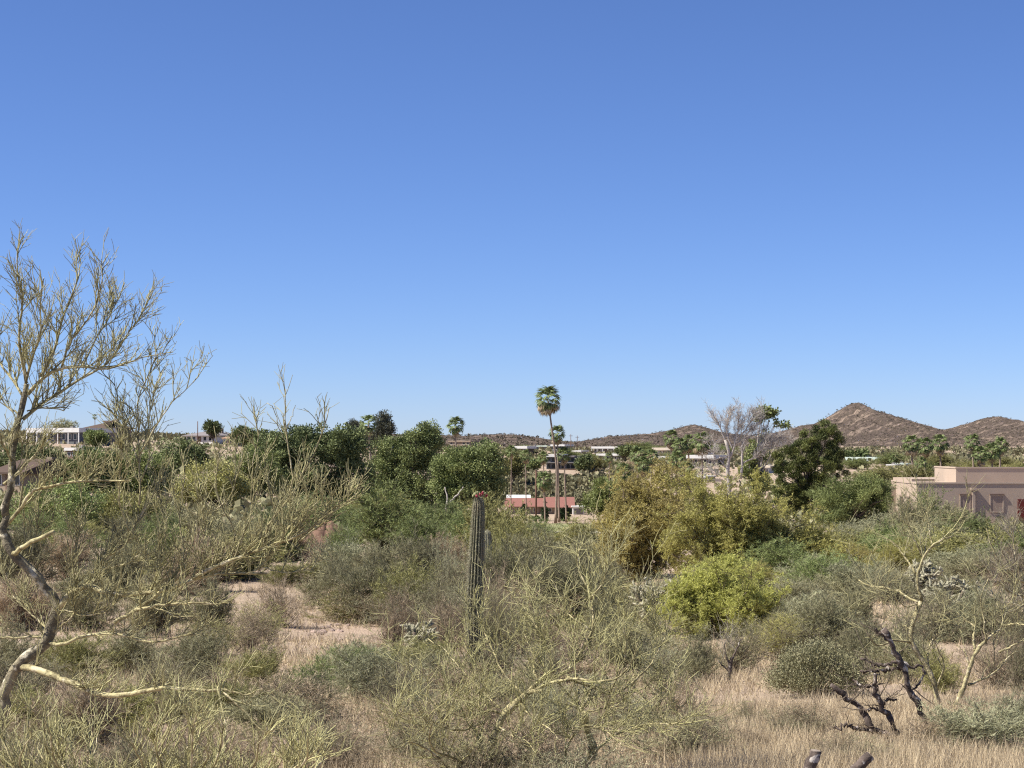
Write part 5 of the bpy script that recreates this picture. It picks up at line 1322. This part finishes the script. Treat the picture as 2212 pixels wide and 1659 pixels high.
lm2 = [l2([(1200, 1180), (1270, 1090), (1400, 1050), (1460, 1060), (1520, 950), (1570, 880), (1630, 770), (1640, 650), (1600, 500), (1560, 430), (1530, 330), (1540, 220)], 5.5, 1.2, 1.1, d2, d2 + .6, 22),
       l2([(1460, 1070), (1550, 1110), (1650, 1140), (1730, 1185), (1820, 1150), (1880, 1110)], 4.2, 1.6, .8),
       l2([(1210, 1180), (1340, 1110), (1450, 1080), (1540, 1080), (1700, 1110), (1830, 1060), (1900, 950), (1920, 850)], 3.8, 1.2, .9, d2, d2 - .8, 18),
       l2([(1220, 1165), (1300, 1155)], 4, 3, .3),
       l2([(1570, 1300), (1520, 1230), (1540, 1150)], 5, 2.5, .6),
       l2([(1560, 1270), (1600, 1200), (1620, 1150), (1640, 1050)], 3.2, 1.2, .8),
       l2([(960, 1600), (880, 1560), (910, 1480), (920, 1380), (900, 1330), (880, 1200), (900, 1100), (860, 1050)], 4, 1.2, 1.0),
       l2([(900, 1370), (830, 1400), (790, 1420), (650, 1400), (560, 1330), (480, 1250)], 3, 1.0, 1.1, d2, d2 - 1.2),
       l2([(1050, 1310), (980, 1280), (880, 1310), (760, 1330), (640, 1250)], 3.4, 1.0, 1.0),
       l2([(960, 1640), (800, 1640), (740, 1600), (650, 1560), (600, 1570), (560, 1450), (600, 1350)], 4, 1.2, 1.0, d2, d2 - 1.4),
       l2([(640, 1600), (500, 1500), (430, 1490), (360, 1550), (300, 1480)], 2.4, 1.0, .9, d2 - 1, d2 - 1.6),
       l2([(1450, 1640), (1450, 1560), (1480, 1480), (1520, 1430)], 3.4, 1.6, .9),
       l2([(1640, 1560), (1750, 1450), (1900, 1390), (2020, 1360), (2150, 1390), (2260, 1300)], 3, 1.0, 1.0, d2 - .5, d2 - 1.4),
       l2([(1950, 1300), (2050, 1310), (2200, 1270), (2300, 1150)], 2.6, 1.0, .9, d2 + .5, d2),
       l2([(2020, 1360), (2040, 1250), (2080, 1130), (2060, 1050)], 2, .8, 1.0),
       l2([(1400, 1050), (1340, 900), (1300, 780), (1200, 650), (1120, 560)], 2.4, .8, 1.2, d2, d2 + 1),
       l2([(1270, 1090), (1240, 1000), (1260, 950), (1230, 900), (1180, 780)], 2.6, .8, 1.2, d2, d2 + .8),
       l2([(1180, 1190), (1050, 1050), (980, 900), (930, 800), (880, 640)], 2.4, .8, 1.3, d2, d2 + 1),
       l2([(1630, 770), (1500, 690), (1400, 620), (1340, 680)], 2, .7, 1.0, d2, d2 + .5),
       l2([(1620, 560), (1700, 450), (1720, 350)], 1.6, .7, 1.2),
       l2([(1640, 650), (1560, 600), (1420, 540), (1360, 440)], 1.6, .7, 1.1),
       l2([(1730, 1185), (1800, 1050), (1850, 900), (1820, 700), (1880, 600)], 2.2, .8, 1.2),
       l2([(1880, 1110), (2000, 1000), (2080, 850), (2130, 700)], 2.2, .8, 1.2, d2 - .5, d2),
       l2([(1060, 1300), (900, 1150), (760, 1000), (680, 900), (560, 820)], 2.2, .8, 1.1, d2, d2 + 1),
       l2([(700, 1400), (600, 1250), (500, 1100), (420, 1000)], 1.8, .8, 1.1),
       l2([(1150, 1230), (1250, 1350), (1350, 1400), (1420, 1480)], 2.4, .9, 1.2, d2, d2 - 1),
       l2([(1010, 1390), (1100, 1450), (1200, 1480), (1260, 1560)], 2.2, .9, 1.2, d2, d2 - 1),
       l2([(1580, 1380), (1700, 1400), (1800, 1500), (1900, 1540)], 2.2, .9, 1.2, d2 - .5, d2 - 1.2),
       l2([(1570, 1300), (1680, 1280), (1760, 1260), (1850, 1280)], 2.0, .9, 1.1)]
bare_tree("palo_verde", "sprawling leafless palo verde with crooked yellow branches below the saguaro", base, tr2, lm2, M['palo'], M['palo'], M['twig_bright'], PV2)

# right palo verdes
def z7(*p): return [(1475 + x / 3, 1106 + y / 3) for x, y in p]
d3 = 33.0
PV3 = [dict(per=3.6, L=(.3, 1.1), spread=.7, up=.4, fwd=.5, n=6, r0=.55, rmin=.007, rmax=.018, jit=.18, drift=.04, t0=.1),
       dict(per=6, L=(.2, .7), spread=.65, up=.3, fwd=.55, n=5, r0=.7, rmin=.0048, rmax=.010, jit=.18, drift=.03, t0=.1),
       dict(per=3.2, L=(.1, .4), spread=.7, up=.2, fwd=.6, n=4, r0=.7, rmin=.0036, rmax=.007, jit=.16, t0=.15)]
def l3(p, r0, r1, dens=1.0, a=d3, b=None, n=14):
    P, R = limb(z7(*p), a, b if b else a + rng.uniform(-.8, .8), r0, r1, n, .008); return (P, R, dens)
base = gp(2030, d3); by = HY - base[2] / d3 * F
tr3 = [limb([(2030, by + 4)] + z7((1660, 1270), (1640, 1150), (1600, 1030), (1530, 920), (1480, 850), (1480, 760), (1510, 670), (1545, 580)), d3, d3, 6.5, 5, 18, .006)]
lm3 = [l3([(1545, 580), (1530, 480), (1510, 400), (1560, 300), (1610, 210), (1680, 180), (1740, 160)], 4.2, 1.5, .8),
       l3([(1480, 850), (1400, 830), (1350, 830), (1250, 880), (1200, 780), (1140, 700)], 3, 1.0, .8),
       l3([(1510, 400), (1470, 330), (1410, 250), (1340, 180)], 2.8, .9, .8),
       l3([(1540, 590), (1450, 550), (1400, 510), (1300, 490), (1200, 480), (1140, 440)], 2.6, 1.2, .8),
       l3([(1520, 600), (1440, 620), (1380, 560), (1250, 420)], 1.6, .8, .7),
       l3([(1640, 1150), (1700, 1000), (1640, 850), (1620, 800)], 2.2, .9, .9),
       l3([(1600, 1030), (1580, 900), (1620, 820), (1690, 760)], 2.0, .8, .9),
       l3([(1560, 300), (1500, 180), (1470, 100), (1450, 20)], 1.8, .7, 1.0),
       l3([(1610, 210), (1600, 100), (1580, 0)], 1.6, .7, 1.0),
       l3([(1480, 760), (1400, 720), (1340, 640)], 1.6, .7, .9)]
bare_tree("palo_verde", "pale-stemmed leafless palo verde behind the dead snag", base, tr3, lm3, M['palo'], M['palo'], M['twig'], PV3)
d4 = 32.5
base = gp(2058, d4); by = HY - base[2] / d4 * F
tr4 = [limb([(2056, by + 4)] + z7((1750, 1280), (1820, 1150), (1860, 1000), (1900, 900), (1960, 840)), d4, d4, 6, 3.6, 14, .006)]
lm4 = [l3([(1890, 900), (1880, 800), (1900, 750), (1840, 710), (1780, 650)], 3, 1.0, .8, d4),
       l3([(1850, 1120), (1950, 1080), (2020, 1040), (2100, 950), (2180, 900)], 3, 1.0, .8, d4),
       l3([(1950, 850), (2080, 740), (2080, 680), (2020, 560), (1990, 480)], 2.8, .9, .9, d4),
       l3([(2080, 740), (2160, 720), (2260, 740)], 1.8, .8, .7, d4),
       l3([(1960, 840), (1950, 700), (1930, 540), (1980, 430)], 2.2, .8, .9, d4),
       l3([(2050, 910), (2150, 860), (2212, 840), (2300, 780)], 2.6, 1.2, .8, d4),
       l3([(1860, 1000), (1820, 900), (1760, 840)], 1.6, .7, .8, d4)]
bare_tree("palo_verde", "slanting leafless palo verde near the right edge", base, tr4, lm4, M['palo'], M['palo'], M['twig'], PV3)
d5 = 46.0
base = gp(2230, d5); by = HY - base[2] / d5 * F
tr5 = [limb([(2230, by + 4), (2225, 1330), (2215, 1260)], d5, d5, 5, 3.5, 8, .01)]
lm5 = [(*limb(p, d5, d5 + rng.uniform(-.8, .8), 3, .8, 12, .01), 1.0) for p in ([(2215, 1260), (2195, 1210), (2185, 1160), (2195, 1120)], [(2215, 1260), (2170, 1230), (2140, 1180), (2130, 1140)], [(2220, 1290), (2180, 1280), (2150, 1250)], [(2218, 1260), (2240, 1190), (2230, 1130)], [(2222, 1300), (2190, 1320), (2160, 1330)])]
bare_tree("palo_verde", "thin dark-twigged palo verde cut by the right edge", base, tr5, lm5, M['palo'], M['palo'], M['twig_grey'], PV3)

# dark stump with sprouts right of the lime bush base
d6 = 42.0
base = gp(1576, d6); by = HY - base[2] / d6 * F
tr6 = [limb([(1574, by + 3), (1576, 1450), (1580, 1420)], d6, d6, 6, 3, 8, .01)]
lm6 = [(*limb(p, d6, d6 + .2, 2.5, .8, 10, .01), .8) for p in ([(1576, 1450), (1560, 1438), (1550, 1425)], [(1580, 1425), (1592, 1400), (1600, 1380)], [(1577, 1440), (1568, 1415), (1565, 1390)])]
bare_tree("burnt_stump", "small dark stump with bare sprouts below the lime-green bush", base, tr6, lm6, M['snag'], M['snag'], M['twig_grey'], PV3, cat="stump")

# dead snag
d7 = 26.0
def l7(p, r0, r1, n=16, b=None):
    return limb(z7(*p), d7, b if b else d7 + rng.uniform(-.3, .3), r0, r1, n + 4, .018)
base = gp(1935, d7)
sn = thing("dead_snag", "dark weathered dead tree with broken limbs standing in golden grass", "tree", base)
parts = [([(1380, 1560), (1370, 1490), (1320, 1440), (1240, 1420), (1190, 1330), (1130, 1260), (1050, 1190), (960, 1120)], 11, 7.5), ([(1240, 1420), (1180, 1410), (1070, 1380), (990, 1390)], 6, 4), ([(1380, 1500), (1380, 1450), (1350, 1360), (1300, 1290), (1270, 1240), (1250, 1130), (1250, 1050)], 9.5, 6.5),
         ([(1560, 1520), (1570, 1400), (1540, 1280), (1480, 1180), (1440, 1080), (1400, 960), (1360, 890), (1330, 810), (1300, 760)], 9.5, 8), ([(1400, 960), (1310, 1000), (1230, 990), (1150, 950)], 5, 3.5), ([(1410, 1010), (1330, 1020), (1250, 1030), (1150, 1030)], 5.5, 3.5),
         ([(1410, 970), (1490, 1010), (1560, 980), (1570, 1050), (1510, 1130), (1490, 1150)], 4.5, 2.8), ([(1260, 1130), (1180, 1140), (1100, 1090)], 4.5, 3), ([(1290, 1270), (1310, 1220), (1380, 1210)], 4.5, 3), ([(1330, 820), (1280, 790), (1245, 765)], 4.5, 3), ([(1300, 1290), (1230, 1270), (1190, 1290), (1170, 1270)], 3.5, 2)]
for k, (p, r0, r1) in enumerate(parts):
    P, R = l7(p, r0 * .76, r1 * .74)
    R = R * (1 + .18 * np.sin(np.linspace(0, 17 + k, len(R))) + rng.normal(size=len(R)) * .06)
    mb = MB(); tubes(mb, (P - base)[None], R[None], 9)
    link("trunk" if k in (0, 2, 3) else "limb", mb.mesh("limb", True), M['snag'], sn)
tw = MB()
for p, r0, r1 in parts:
    P, R = l7(p, r0, r1)
    P2, R2 = spawn(P[None], R[None], 9, (.15, .55), .8, .2, .4, 5, .2, .004, .2, 1, .2, rmax=.012)
    tubes(tw, P2 - base, R2, 4)
link("twigs", tw.mesh("twigs", True), M['wood_dark'], sn)["kind"] = "stuff"

# two sawn limbs poking up at the bottom edge
for lab, p, r0, r1 in (("thick upright sawn limb at the bottom edge, left of the other", [(1735, 1790), (1742, 1700), (1752, 1650), (1762, 1622)], 14, 12),
                       ("thick slanting sawn limb at the bottom edge, right of the other", [(1790, 1780), (1820, 1705), (1850, 1660), (1880, 1632)], 13.5, 11.5)):
    dd = 18.5
    b = gp(p[0][0], dd)
    p = [(p[0][0], HY - b[2] / dd * F + 6)] + p[1:]
    P, R = limb(p, dd, dd, r0, r1, 12, .006)
    R = R * (1 + rng.normal(size=12) * .05)
    t = thing("sawn_limb", lab, "log", b)
    mb = MB(); tubes(mb, (P - b)[None], R[None], 12)
    link("bark", mb.mesh("bark", True), M['snag'], t)
    T = nrm(P[-1] - P[-2])
    mb = MB(); tubes(mb, np.stack([P[-1] - b, P[-1] - b + T * .006])[None], np.array([[R[-1] * .86, R[-1] * .84]]), 12)
    link("cut_face", mb.mesh("cut_face"), M['cut_wood'], t)
